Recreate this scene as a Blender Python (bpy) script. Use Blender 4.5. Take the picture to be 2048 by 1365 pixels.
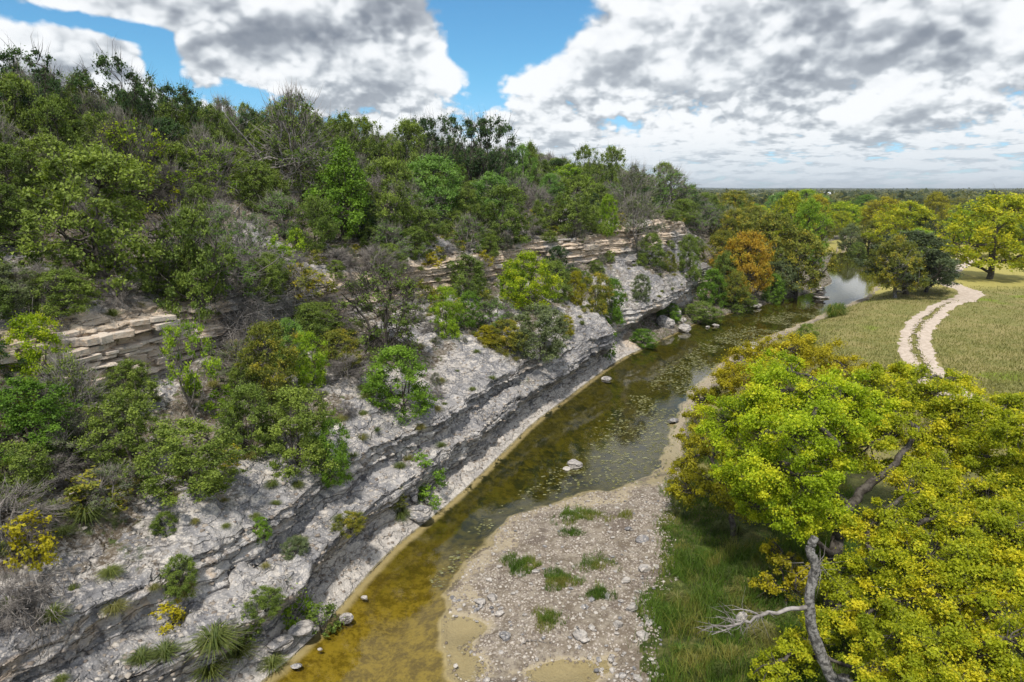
import bpy, math, random
import numpy as np
from mathutils import Vector, Matrix
from mathutils.bvhtree import BVHTree

R = math.radians
SC = bpy.context.scene
COL = SC.collection
for o in list(bpy.data.objects): bpy.data.objects.remove(o)

# ------------------------------------------------------------------ camera
H, PITCH, F = 14.0, R(12.6), 1365.0
cam_d = bpy.data.cameras.new('camera'); cam = bpy.data.objects.new('camera', cam_d); COL.objects.link(cam)
cam.location = (0, 0, H); cam.rotation_euler = (R(90) - PITCH, 0, 0)
cam_d.sensor_width = 36; cam_d.lens = 24.0; cam_d.clip_end = 20000; cam_d.clip_start = 0.1
SC.camera = cam

# ------------------------------------------------------------------ node helpers
class NT:
    """tiny expression builder over a node tree"""
    def __init__(s, tree): s.t = tree; s.n = tree.nodes; s.l = tree.links
    def put(s, sock, v):
        if v is None: return
        if isinstance(v, bpy.types.NodeSocket): s.l.new(v, sock)
        else:
            try: sock.default_value = v
            except Exception:
                sock.default_value = (*v, 1.0) if hasattr(v, '__len__') else (v, v, v)
    def node(s, kind, ins=None, **props):
        nd = s.n.new(kind)
        for k, v in props.items(): setattr(nd, k, v)
        for k, v in (ins or {}).items(): s.put(nd.inputs[k], v)
        return nd
    def m(s, op, a, b=None, c=None, clamp=False):
        nd = s.node('ShaderNodeMath', {0: a}, operation=op, use_clamp=clamp)
        if b is not None: s.put(nd.inputs[1], b)
        if c is not None: s.put(nd.inputs[2], c)
        return nd.outputs[0]
    def v(s, op, a, b=None, out=0, scale=None):
        nd = s.node('ShaderNodeVectorMath', {0: a}, operation=op)
        if b is not None: s.put(nd.inputs[1], b)
        if scale is not None: s.put(nd.inputs['Scale'], scale)
        return nd.outputs[out]
    def noise(s, vec, scale, detail=4, rough=.55, out=0, dist=0.0):
        nd = s.node('ShaderNodeTexNoise', {'Vector': vec, 'Scale': scale, 'Detail': detail, 'Roughness': rough, 'Distortion': dist})
        return nd.outputs[out]
    def vor(s, vec, scale, feature='F1', out='Distance', rnd=1.0, smooth=None, detail=0.0):
        nd = s.node('ShaderNodeTexVoronoi', {'Vector': vec, 'Scale': scale, 'Randomness': rnd}, feature=feature)
        if smooth is not None: s.put(nd.inputs['Smoothness'], smooth)
        if detail: s.put(nd.inputs['Detail'], detail)
        return nd.outputs[out]
    def ss(s, x, lo, hi):                                        # smoothstep
        nd = s.node('ShaderNodeMapRange', {'Value': x, 'From Min': lo, 'From Max': hi}, interpolation_type='SMOOTHSTEP')
        return nd.outputs[0]
    def mix(s, f, a, b, mode='MIX'):
        nd = s.node('ShaderNodeMix', data_type='RGBA', blend_type=mode)
        s.put(nd.inputs[0], f); s.put(nd.inputs[6], a); s.put(nd.inputs[7], b)
        return nd.outputs[2]
    def attr(s, name, out='Fac'):
        return s.node('ShaderNodeAttribute', attribute_name=name).outputs[out]

def px_dir(x, y):
    dx, u = (x - 1024) / F, (682.5 - y) / F
    return Vector((dx, math.cos(PITCH) + u * math.sin(PITCH), -math.sin(PITCH) + u * math.cos(PITCH)))
def gp(x, y, z=0.0):                                            # pixel -> point on the level z
    d = px_dir(x, y); t = (H - z) / -d.z
    return (d.x * t, d.y * t)

# ------------------------------------------------------------------ sky, sun, exposure
SUN_EL, SUN_DIR = R(60), Vector((-0.16, -0.80, 0)).normalized()
world = bpy.data.worlds.new('World'); SC.world = world; world.use_nodes = True
wt = NT(world.node_tree); world.node_tree.nodes.clear()
geo = wt.node('ShaderNodeTexCoord').outputs['Generated']
grp = bpy.data.node_groups.new('cloud_density', 'ShaderNodeTree')
grp.interface.new_socket('Dir', in_out='INPUT', socket_type='NodeSocketVector')
grp.interface.new_socket('Detail', in_out='INPUT', socket_type='NodeSocketFloat')
grp.interface.new_socket('Density', in_out='OUTPUT', socket_type='NodeSocketFloat')
g = NT(grp); gin_ = g.node('NodeGroupInput'); gi = gin_.outputs[0]; gdet = gin_.outputs[1]
gs = g.node('ShaderNodeSeparateXYZ', {0: gi})
elv = g.m('MAXIMUM', gs.outputs[2], 0.0)
def band(sc, seed, dist):
    v_ = g.v('ADD', g.v('MULTIPLY', gi, sc), seed)
    n_ = g.noise(v_, 1.0, gdet, .53)
    p_ = g.m('ABSOLUTE', g.m('SUBTRACT', g.noise(v_, 2.4, 2.5, .5), .5))      # billows
    return g.m('ADD', n_, g.m('MULTIPLY', g.m('SUBTRACT', .09, p_), -.55))
nA = band((7.5, 7.5, 10.0), (3.1, 7.7, .4), .3); nB = band((13.0, 13.0, 21.0), (1.1, 2.7, 5.4), .3); nC = band((22.0, 22.0, 110.0), (9.1, 4.7, 2.4), .2)
wA = g.ss(elv, .10, .19); wC = g.ss(elv, .095, .03)
dn = g.m('ADD', g.m('MULTIPLY', nA, wA), g.m('MULTIPLY', nB, g.m('SUBTRACT', 1.0, wA)))
dn = g.m('ADD', g.m('MULTIPLY', dn, g.m('SUBTRACT', 1.0, wC)), g.m('MULTIPLY', nC, wC))
dn = g.m('ADD', dn, g.m('MULTIPLY', wC, .05))
g.put(g.node('NodeGroupOutput').inputs[0], dn)
def dens(v, det=4.2):
    nd = wt.n.new('ShaderNodeGroup'); nd.node_tree = grp; wt.put(nd.inputs[0], v); wt.put(nd.inputs[1], det); return nd.outputs[0]
d0 = dens(geo, 6.5)
sepw = wt.node('ShaderNodeSeparateXYZ', {0: geo})
el = wt.m('MAXIMUM', sepw.outputs[2], 0.0)
upn = wt.node('ShaderNodeCombineXYZ', {0: -.006, 1: 0.0, 2: wt.m('MULTIPLY_ADD', el, .07, .004)}).outputs[0]
d1 = dens(wt.v('ADD', geo, upn))
upn2 = wt.node('ShaderNodeCombineXYZ', {0: -.016, 1: 0.0, 2: wt.m('MULTIPLY_ADD', el, .22, .014)}).outputs[0]
d2 = dens(wt.v('ADD', geo, upn2))
dr_ = dens(geo)
def blob(px, py, sx, sz, amt):
    d = px_dir(px, py).normalized()
    off = wt.v('MULTIPLY', wt.v('SUBTRACT', geo, tuple(d)), (1365 / sx, 1365 / sx * .5, 1365 / sz))
    r2 = wt.v('DOT_PRODUCT', off, off, out=1)
    return wt.m('MULTIPLY', wt.m('POWER', 2.718, wt.m('MULTIPLY', r2, -1.0)), amt)
for b in [(1025, 28, 120, 78, -.46), (975, 105, 52, 42, -.26), (900, 60, 40, 50, .12), (320, 115, 36, 62, -.36), (130, 34, 75, 20, -.33), (255, 66, 60, 16, -.24),
          (540, 205, 70, 25, -.22), (470, 180, 30, 25, -.18), (960, 200, 60, 30, -.2), (2050, 80, 40, 40, -.12), (50, 60, 90, 60, .1), (330, 20, 140, 22, .22), (1950, 30, 140, 90, .15),
          (200, 95, 60, 50, .22), (420, 80, 60, 50, .22), (700, 60, 190, 110, .22), (820, 60, 60, 70, .2), (600, 130, 130, 80, .16), (1600, 110, 380, 120, .18), (1230, 110, 60, 60, .14), (60, 150, 150, 50, .2),
          (1000, 290, 300, 60, .06)]:
    d0 = wt.m('ADD', d0, blob(*b))
cover = wt.ss(d0, .375, .49)
lit = wt.ss(wt.m('SUBTRACT', dr_, d1), -.10, .11)
lit2 = wt.ss(wt.m('SUBTRACT', dr_, d2), -.19, .16)
thick = wt.ss(d0, .50, .80)
light = wt.m('ADD', wt.m('MULTIPLY', lit, .46), wt.m('MULTIPLY', lit2, .54))
light = wt.m('SUBTRACT', light, wt.m('MULTIPLY', thick, .30))
light = wt.m('ADD', light, .30, clamp=True)
cc = wt.node('ShaderNodeValToRGB', {0: light}); cr = cc.color_ramp
cr.elements[0].position = 0.0; cr.elements[0].color = (.20, .225, .27, 1)
cr.elements[1].position = 1.0; cr.elements[1].color = (.95, .96, .97, 1)
for p_, c_ in ((.2, (.31, .335, .375, 1)), (.42, (.47, .50, .54, 1)), (.62, (.66, .69, .72, 1)), (.8, (.86, .88, .90, 1))):
    e_ = cr.elements.new(p_); e_.color = c_
cloud_col = wt.mix(wt.m('MULTIPLY', wt.ss(el, .09, .0), .75), cc.outputs[0], (.60, .68, .76, 1))
sky = wt.node('ShaderNodeTexSky', sky_type='NISHITA')
sky.sun_disc = False; sky.sun_elevation = SUN_EL; sky.sun_rotation = math.atan2(SUN_DIR.x, SUN_DIR.y)
sky.air_density = 1.0; sky.dust_density = .6; sky.ozone_density = 2.0; sky.altitude = 300
sky_c = wt.mix(1.0, sky.outputs[0], wt.mix(wt.ss(el, .0, .16), (.62, .80, 1.10, 1), (.44, .80, .94, 1)), 'MULTIPLY')
bg1 = wt.node('ShaderNodeBackground', {0: sky_c, 1: 0.095})
bg2 = wt.node('ShaderNodeBackground', {0: cloud_col, 1: 0.68})
fac = wt.m('MULTIPLY', cover, .96)
mx = wt.node('ShaderNodeMixShader', {0: fac, 1: bg1.outputs[0], 2: bg2.outputs[0]})
wt.put(wt.node('ShaderNodeOutputWorld').inputs[0], mx.outputs[0])
try: world.cycles.sampling_method = 'MANUAL'; world.cycles.sample_map_resolution = 512
except Exception: pass

sun_d = bpy.data.lights.new('sun', 'SUN'); sun = bpy.data.objects.new('sun', sun_d); COL.objects.link(sun)
sun_d.energy = 2.6; sun_d.angle = R(4); sun_d.color = (1, .95, .86)
sv = Vector((SUN_DIR.x * math.cos(SUN_EL), SUN_DIR.y * math.cos(SUN_EL), math.sin(SUN_EL)))
sun.rotation_euler = sv.to_track_quat('Z', 'Y').to_euler()
SC.view_settings.view_transform = 'Standard'; SC.view_settings.look = 'None'
SC.view_settings.exposure = 0.66; SC.view_settings.gamma = 1.0
SC.view_settings.use_curve_mapping = False
SC.render.engine = 'CYCLES'
SC.cycles.max_bounces = 6; SC.cycles.diffuse_bounces = 3; SC.cycles.glossy_bounces = 2; SC.cycles.transmission_bounces = 3
SC.cycles.transparent_max_bounces = 8; SC.cycles.use_denoising = True
SC.cycles.caustics_reflective = False; SC.cycles.caustics_refractive = False

# ------------------------------------------------------------------ numpy noise
def _h(ix, iy, iz, seed):
    n = (ix * 374761393 + iy * 668265263 + iz * 2147483647 % 4294967291 + seed * 974711) & 0xffffffff
    n = ((n ^ (n >> 13)) * 1274126177) & 0xffffffff
    n = (n ^ (n >> 16)) & 0xffffffff
    n = (n * 2246822519) & 0xffffffff
    return ((n ^ (n >> 15)) & 0xffffff) / float(0xffffff)
def vn(x, y, z=0.0, seed=0):
    x, y, z = np.broadcast_arrays(np.asarray(x, float), np.asarray(y, float), np.asarray(z, float))
    ix, iy, iz = np.floor(x).astype(np.int64), np.floor(y).astype(np.int64), np.floor(z).astype(np.int64)
    fx, fy, fz = x - ix, y - iy, z - iz
    fx, fy, fz = fx * fx * (3 - 2 * fx), fy * fy * (3 - 2 * fy), fz * fz * (3 - 2 * fz)
    r = 0
    for a in (0, 1):
        for b in (0, 1):
            for c in (0, 1):
                w = (fx if a else 1 - fx) * (fy if b else 1 - fy) * (fz if c else 1 - fz)
                r = r + w * _h(ix + a, iy + b, iz + c, seed)
    return r
def fbm(x, y, z=0.0, seed=0, oct=4, gain=.5):
    r, a, t = 0, 1.0, 0
    for k in range(oct):
        r = r + a * vn(x * 2 ** k, y * 2 ** k, z * 2 ** k if np.ndim(z) or z else 0.0, seed + k * 17); t += a; a *= gain
    return r / t
def sstep(x, lo, hi):
    t = np.clip((x - lo) / (hi - lo), 0, 1); return t * t * (3 - 2 * t)

# ------------------------------------------------------------------ object helpers
def tag(o, label=None, cat=None, group=None, kind=None):
    if label:
        w_ = label.split()
        for x_ in ('well', 'just', 'tall', 'low', 'loose', 'thin'):
            if len(w_) > 16 and x_ in w_: w_.remove(x_)
        o['label'] = ' '.join(w_[:16])
    if cat: o['category'] = cat
    if group: o['group'] = group
    if kind: o['kind'] = kind
    return o
def link(o, parent=None):
    COL.objects.link(o)
    if parent: o.parent = parent
    return o
def np_mesh(name, verts, faces, mat=None, smooth=False, face_attr=None, vert_attr=None, vcol=None):
    """faces: (n,3) or (n,4) array"""
    me = bpy.data.meshes.new(name)
    verts = np.ascontiguousarray(verts, dtype=np.float32); faces = np.ascontiguousarray(faces, dtype=np.int32)
    nf, k = faces.shape
    me.vertices.add(len(verts)); me.vertices.foreach_set('co', verts.ravel())
    me.loops.add(nf * k); me.loops.foreach_set('vertex_index', faces.ravel())
    me.polygons.add(nf); me.polygons.foreach_set('loop_start', np.arange(0, nf * k, k, dtype=np.int32))
    me.update(calc_edges=True)
    if smooth: me.polygons.foreach_set('use_smooth', np.ones(nf, dtype=bool))
    for nm, arr in (face_attr or {}).items():
        a = me.attributes.new(nm, 'FLOAT', 'FACE'); a.data.foreach_set('value', np.ascontiguousarray(arr, dtype=np.float32))
    for nm, arr in (vert_attr or {}).items():
        a = me.attributes.new(nm, 'FLOAT', 'POINT'); a.data.foreach_set('value', np.ascontiguousarray(arr, dtype=np.float32))
    if mat: me.materials.append(mat)
    return me
def obj(name, me, parent=None): return link(bpy.data.objects.new(name, me), parent)

# ------------------------------------------------------------------ materials
def new_mat(name):
    m = bpy.data.materials.new(name); m.use_nodes = True; m.node_tree.nodes.clear()
    return m, NT(m.node_tree)
def finish(t, shader, disp=None):
    out = t.node('ShaderNodeOutputMaterial'); t.put(out.inputs[0], shader)
def leaf_mat(name, c1, c2, c3=None, trans=.35):
    m, t = new_mat(name)
    tint = t.attr('tint'); rnd = t.node('ShaderNodeObjectInfo').outputs['Random']
    pos = t.node('ShaderNodeNewGeometry').outputs['Position']
    f = t.m('ADD', t.m('MULTIPLY', tint, .75), t.m('MULTIPLY', t.noise(pos, .45, 2), .5))
    f = t.m('SUBTRACT', f, .12, clamp=True)
    c = t.mix(f, (*c1, 1), (*c2, 1))
    if c3: c = t.mix(t.ss(t.m('ADD', t.m('MULTIPLY', t.noise(pos, .9, 3), .7), t.m('MULTIPLY', tint, .3)), .50, .66), c, (*c3, 1))
    c = t.mix(1.0, c, t.mix(rnd, (.82, .86, .85, 1), (1.15, 1.1, 1.05, 1)), 'MULTIPLY')
    b = t.node('ShaderNodeBsdfPrincipled', {'Base Color': c, 'Roughness': .6})
    b.inputs['Specular IOR Level'].default_value = .25
    tr = t.node('ShaderNodeBsdfTranslucent', {0: t.mix(1.0, c, (1.15, 1.2, .6, 1), 'MULTIPLY')})
    finish(t, t.node('ShaderNodeMixShader', {0: trans, 1: b.outputs[0], 2: tr.outputs[0]}).outputs[0])
    return m
def plain_mat(name, c1, c2, scale=3.0, rough=.85, bump=.0, bscale=20, spec=.3, lo=.35, hi=.65, detail=6):
    m, t = new_mat(name)
    pos = t.node('ShaderNodeNewGeometry').outputs['Position']
    c = t.mix(t.ss(t.noise(pos, scale, detail, .65), lo, hi), (*c1, 1), (*c2, 1))
    b = t.node('ShaderNodeBsdfPrincipled', {'Base Color': c, 'Roughness': rough})
    b.inputs['Specular IOR Level'].default_value = spec
    if bump:
        bn = t.node('ShaderNodeBump', {'Strength': bump, 'Distance': .05, 'Height': t.noise(pos, bscale, 5, .7)})
        t.put(b.inputs['Normal'], bn.outputs[0])
    finish(t, b.outputs[0]); return m

M = {}
M['cedar'] = leaf_mat('cedar_foliage', (.052, .095, .020), (.31, .40, .068))
M['cedar_dark'] = leaf_mat('dark_cedar_foliage', (0.024, 0.057, 0.024), (0.106, 0.179, 0.052))
M['cedar_grey'] = leaf_mat('grey_green_foliage', (.065, .095, .050), (.26, .31, .13))
M['green'] = leaf_mat('fresh_green_foliage', (0.054, 0.128, 0.012), (0.247, 0.405, 0.038))
M['lime'] = leaf_mat('lime_foliage', (0.101, 0.220, 0.013), (0.439, 0.575, 0.038), trans=.4)
M['softlime'] = leaf_mat('soft_pale_green_foliage', (0.088, 0.185, 0.035), (0.298, 0.474, 0.105), trans=.4)
M['gold'] = leaf_mat('golden_foliage', (.17, .17, .010), (.60, .52, .025), trans=.4)
M['elm'] = leaf_mat('bright_yellow_green_foliage', (.18, .235, .010), (.62, .64, .028), (.70, .62, .03), trans=.42)
M['elmgreen'] = leaf_mat('bright_green_foliage', (.14, .23, .008), (.50, .62, .022), (.60, .62, .03), trans=.42)
M['orange'] = leaf_mat('orange_foliage', (.24, .16, .015), (.60, .40, .035), (.34, .32, .03))
M['olive'] = leaf_mat('olive_foliage', (.085, .11, .018), (.31, .33, .045), (.42, .35, .035))
M['liveoak'] = leaf_mat('live_oak_foliage', (.035, .055, .028), (.14, .18, .075))
M['grass'] = leaf_mat('grass_blades', (.045, .095, .012), (.16, .26, .03), (.26, .25, .06))
M['drygrass'] = leaf_mat('dry_grass_blades', (.14, .15, .045), (.36, .33, .12))
M['tuft'] = leaf_mat('bunch_grass_blades', (0.062, 0.100, 0.028), (0.231, 0.262, 0.077))
M['bark'] = plain_mat('dark_bark', (.035, .028, .022), (.12, .105, .09), 6, bump=.6)
M['palebark'] = plain_mat('pale_bark', (.09, .085, .08), (.30, .285, .27), 9, bump=1.0, bscale=14, lo=.42, hi=.58)
M['dead'] = plain_mat('bleached_dead_wood', (.13, .115, .105), (.34, .31, .29), 4)
M['twig'] = plain_mat('grey_twigs', (.12, .105, .095), (.30, .27, .245), 3)
M['pads'] = leaf_mat('cactus_pads', (0.050, 0.090, 0.030), (0.120, 0.170, 0.070), trans=.05)

def rock_mat(name, attrs=True):
    m, t = new_mat(name)
    g_ = t.node('ShaderNodeNewGeometry'); pos = g_.outputs['Position']
    nz = t.node('ShaderNodeSeparateXYZ', {0: g_.outputs['Normal']}).outputs[2]
    flat = t.v('MULTIPLY', pos, (1, 1, 2.2))
    strata = t.v('MULTIPLY', pos, (.35, .35, 7.0))
    n1 = t.noise(flat, 1.1, 8, .68); n2 = t.noise(flat, 4.5, 7, .7); n3 = t.noise(strata, 1.0, 6, .6)
    n4 = t.noise(pos, 17, 4, .7)
    white = t.mix(t.ss(n2, .38, .62), (.54, .50, .46, 1), (.36, .335, .315, 1))
    tan = t.mix(t.ss(n3, .36, .64), (.52, .40, .29, 1), (.64, .54, .44, 1))
    grey = t.mix(t.ss(n2, .35, .7), (.155, .155, .168, 1), (.29, .285, .295, 1))
    dark = t.mix(t.ss(n4, .4, .65), (.065, .065, .072, 1), (.15, .15, .16, 1))
    if attrs:
        a_tan, a_dark, a_soil, a_streak = (t.attr(k) for k in ('tan', 'dark', 'soil', 'streak'))
    else:
        rn = t.node('ShaderNodeObjectInfo').outputs['Random']
        a_tan, a_dark, a_soil, a_streak = t.m('MULTIPLY', rn, .40), t.m('MULTIPLY', rn, .55), 0.0, 0.0
    c = white
    gm = t.m('ADD', t.m('MULTIPLY', n1, .6), t.m('MULTIPLY', n2, .4))
    gm = t.m('ADD', gm, t.m('MULTIPLY', t.m('SUBTRACT', a_dark, .5), .34))
    c = t.mix(t.m('MULTIPLY', t.ss(gm, .45, .50), .95), c, grey)
    tm = t.m('ADD', t.m('MULTIPLY', n1, .5), t.m('MULTIPLY', t.m('SUBTRACT', a_tan, .5), .55))
    c = t.mix(t.ss(tm, .22, .36), c, tan)
    dm = t.m('ADD', t.m('MULTIPLY', t.noise(flat, 2.1, 9, .72), .8), t.m('MULTIPLY', t.m('SUBTRACT', a_dark, .5), .30))
    c = t.mix(t.m('MULTIPLY', t.ss(dm, .44, .51), .8), c, dark)
    if attrs:
        sv_ = t.attr('along'); zc = t.node('ShaderNodeSeparateXYZ', {0: pos}).outputs[2]
        vec = t.node('ShaderNodeCombineXYZ', {0: t.m('MULTIPLY', sv_, 2.6), 1: t.m('MULTIPLY', zc, .35), 2: t.m('MULTIPLY', n1, .8)}).outputs[0]
        stv = t.ss(t.noise(vec, 1.0, 6, .65), .44, .52)
        c = t.mix(t.m('MULTIPLY', stv, a_streak), c, t.mix(t.ss(n2, .35, .6), (.62, .58, .54, 1), (.40, .385, .38, 1)))
    # joints between the beds: a stretched cell pattern with dark seams, every cell its own tone
    jv = t.v('ADD', t.v('MULTIPLY', pos, (.75, .75, 2.6)), t.v('SCALE', t.noise(pos, 1.3, 4, .6, out=1), scale=.9))
    je = t.vor(jv, 1.0, 'DISTANCE_TO_EDGE'); jc = t.node('ShaderNodeSeparateXYZ', {0: t.vor(jv, 1.0, out='Color')}).outputs[0]
    jw = t.ss(nz, .92, .45)
    c = t.mix(t.m('MULTIPLY', t.m('MULTIPLY', t.ss(je, .045, .005), .75), t.m('ADD', t.m('MULTIPLY', jw, .75), .15)), c, (.055, .05, .048, 1))
    c = t.mix(1.0, c, t.mix(jc, (.80, .79, .79, 1), (1.12, 1.1, 1.07, 1)), 'MULTIPLY')
    # thin bedding cracks
    cr_ = t.ss(t.noise(t.v('MULTIPLY', pos, (.25, .25, 9.0)), 1.6, 5, .7), .40, .33)
    c = t.mix(t.m('MULTIPLY', cr_, .6), c, (.08, .073, .065, 1))
    cr2 = t.ss(t.noise(t.v('MULTIPLY', pos, (.12, .12, 3.2)), 1.6, 4, .7), .42, .38)
    c = t.mix(t.m('MULTIPLY', cr2, t.m('MULTIPLY', t.ss(nz, .7, .3), .55)), c, (.12, .115, .11, 1))
    # chips of white gravel
    vg = t.vor(pos, 13, out='Color'); vgs = t.node('ShaderNodeSeparateXYZ', {0: vg}).outputs[0]
    vd = t.vor(pos, 13)
    chip = t.m('MULTIPLY', t.ss(vgs, .60, .66), t.ss(vd, .55, .35))
    c = t.mix(t.m('MULTIPLY', chip, t.m('MULTIPLY', t.ss(nz, .35, .7), .45)), c, (.62, .57, .52, 1))
    if attrs:
        sm = t.m('ADD', t.m('MULTIPLY', n2, .5), t.m('MULTIPLY', a_soil, .6))
        soil = t.mix(t.ss(n1, .4, .6), (.085, .065, .045, 1), (.20, .165, .125, 1))
        soil = t.mix(t.ss(t.noise(pos, 7, 6, .7), .50, .60), soil, (.30, .275, .25, 1))
        soil = t.mix(t.ss(t.noise(pos, 1.7, 5, .7), .52, .62), soil, (.075, .095, .03, 1))
        c = t.mix(t.ss(sm, .50, .62), c, soil)
    b = t.node('ShaderNodeBsdfPrincipled', {'Base Color': c, 'Roughness': .9})
    b.inputs['Specular IOR Level'].default_value = .2
    hh = t.m('ADD', t.m('MULTIPLY', t.noise(pos, 5, 9, .72), 1.0), t.m('MULTIPLY', n3, .5))
    hh = t.m('ADD', hh, t.m('MULTIPLY', vd, .35)); hh = t.m('ADD', hh, t.m('MULTIPLY', t.ss(je, .0, .07), .9))
    bn = t.node('ShaderNodeBump', {'Strength': .8, 'Distance': .09, 'Height': hh})
    t.put(b.inputs['Normal'], bn.outputs[0])
    finish(t, b.outputs[0]); return m
M['rock'] = rock_mat('limestone_face'); M['stone'] = rock_mat('loose_limestone', False)

# ------------------------------------------------------------------ creek and bank lines (plan)
def smooth_line(pts, step=1.0, it=60):
    p = np.array(pts, float)
    s = np.r_[0, np.cumsum(np.linalg.norm(np.diff(p, axis=0), axis=1))]
    n = int(s[-1] / step) + 1; ss_ = np.linspace(0, s[-1], n)
    q_ = np.c_[np.interp(ss_, s, p[:, 0]), np.interp(ss_, s, p[:, 1])]
    for _ in range(it):
        q_[1:-1] = .25 * q_[:-2] + .5 * q_[1:-1] + .25 * q_[2:]
    return q_
LEFT_PX = [(610, 1300), (690, 1200), (775, 1100), (850, 1045), (905, 1000), (975, 935), (1060, 850), (1120, 805), (1180, 760), (1232, 722), (1290, 693), (1390, 645), (1470, 622), (1560, 600), (1625, 583)]
left_pts = [gp(*p) for p in LEFT_PX]
left_pts = [(-33, -28), (-18, -2), (-9.8, 13)] + left_pts + [(49, 104), (56, 122), (66, 142), (74, 158), (92, 176), (120, 190), (170, 210), (260, 230)]
LB = smooth_line(left_pts, .5, 12)
arc = np.r_[0, np.cumsum(np.linalg.norm(np.diff(LB, axis=0), axis=1))]
i0 = int(np.argmin(np.linalg.norm(LB - np.array(gp(610, 1300)), axis=1))); arc -= arc[i0]       # S = 0 at the near end of the frame
def tangents(line, it):
    t_ = np.gradient(line, axis=0); t_ /= np.linalg.norm(t_, axis=1)[:, None]
    for _ in range(it):
        t_[1:-1] = .25 * t_[:-2] + .5 * t_[1:-1] + .25 * t_[2:]
    return t_ / np.linalg.norm(t_, axis=1)[:, None]
TA, TB = tangents(LB, 30), tangents(LB, 3000)
def bank(S, d):
    bx, by = np.interp(S, arc, LB[:, 0]), np.interp(S, arc, LB[:, 1])
    w = sstep(d, 2, 22)
    tx = np.interp(S, arc, TA[:, 0]) * (1 - w) + np.interp(S, arc, TB[:, 0]) * w
    ty = np.interp(S, arc, TA[:, 1]) * (1 - w) + np.interp(S, arc, TB[:, 1]) * w
    l = np.hypot(tx, ty); return bx - ty / l * d, by + tx / l * d
RIGHT_PX = [(905, 1330), (900, 1250), (895, 1190), (935, 1120), (1000, 1062), (1080, 1012), (1170, 988), (1250, 985), (1322, 950), (1345, 880), (1375, 800), (1425, 745), (1480, 700), (1590, 652), (1640, 630), (1700, 606), (1738, 592), (1765, 560), (1768, 530), (1775, 505)]
right_pts = [(1.5, -30), (-.4, 2), (-1.2, 12)] + [gp(*p) for p in RIGHT_PX] + [(98, 165), (130, 178), (180, 196), (270, 214)]
RB = smooth_line(right_pts, .7, 3)
GRASS_PX = [(1285, 1365), (1300, 1250), (1312, 1150), (1322, 1060), (1345, 960), (1372, 880), (1405, 800), (1450, 750), (1510, 700), (1600, 655), (1650, 630), (1705, 606), (1742, 592), (1768, 560), (1771, 530), (1778, 505)]
GE = smooth_line([(7, -30), (4, 2), (3.2, 11)] + [gp(x, y, .35) for x, y in GRASS_PX] + [(99, 164.5), (131, 177), (181, 195), (271, 213)], .7, 3)
STEP = 5
def side_dist(line, x, y):
    """signed distance to a line, positive on its right"""
    a, b = line[:-1], line[1:]
    best = np.full(x.shape, 1e9); sg = np.zeros(x.shape)
    for (ax, ay), (bx, by) in zip(line[:-1:STEP], line[STEP::STEP]):
        ex, ey = bx - ax, by - ay; L2 = ex * ex + ey * ey
        if L2 < 1e-9: continue
        t_ = np.clip(((x - ax) * ex + (y - ay) * ey) / L2, 0, 1)
        dx, dy = x - (ax + t_ * ex), y - (ay + t_ * ey); d_ = np.hypot(dx, dy)
        s_ = ex * dy - ey * dx
        m_ = d_ < best - 1e-6; best = np.where(m_, d_, best); sg = np.where(m_, np.where(s_ < 0, 1, -1), sg)
    return best * sg
PUDDLES = [(gp(1140, 1345), (1.9, .9), .30), (gp(930, 1260), (.9, .7), .2), (gp(860, 1330), (1.6, .8), .16), (gp(1230, 1310), (.6, .5), .16), (gp(1290, 930), (1.1, 2.5), .2), (gp(1330, 890), (.6, 3), .15)]
def ground_h(x, y, want=False):
    dl, dr, dg = side_dist(LB, x, y), side_dist(RB, x, y), side_dist(GE, x, y)
    dr = dr + (fbm(x * .6, y * .6, seed=5) - .5) * 1.3
    dg_ = dg + (fbm(x * .5, y * .5, seed=6) - .5) * 1.5
    edge = np.minimum(dl, -dr)
    bed = -np.clip(edge * .22, 0, .75) - .02
    bar = .03 + .30 * sstep(dr, 0, 3.2) + (fbm(x * .8, y * .8, seed=8) - .5) * .32 * sstep(dr, .1, 1.2)
    for (pu, pv), (ra, rb), dep in PUDDLES:
        bar = bar - dep * np.exp(-(((x - pu) / ra) ** 2 + ((y - pv) / rb) ** 2) * 1.2) * 1.3
    h = np.where(dr < 0, bed, bar)
    mead = .35 + .95 * sstep(dg_, 0, 5) + (fbm(x * .12, y * .12, seed=9) - .5) * .5
    h = np.where(dg_ > 0, np.maximum(h, 0) * (1 - sstep(dg_, 0, 1.5)) + mead * sstep(dg_, 0, 1.5), h)
    far = sstep(y, 150, 700)
    h = h + np.where(dr > 0, far * (fbm(x * .004, y * .004, seed=11) * 8 - 2), 0)
    h = np.where(dl < 0, -.3 + np.clip(-dl * .02, 0, 1.5), h)
    farl = (dl < 0) & (y > 150)
    h = np.where(farl, np.maximum(h, 1 + far * (fbm(x * .004, y * .004, seed=11) * 8 - 2)), h)
    return (h, dl, dr, dg_) if want else h

ROAD_PX = [(2080, 870), (1990, 840), (1905, 805), (1868, 770), (1838, 725), (1826, 690), (1830, 665), (1850, 640), (1880, 618), (1925, 602), (1944, 592), (1935, 583), (1905, 573), (1880, 563), (1895, 548), (1920, 535), (1935, 524), (1900, 505), (1850, 495)]
RD = smooth_line([gp(x, y, 1.2) for x, y in ROAD_PX], .7, 12)

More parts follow.
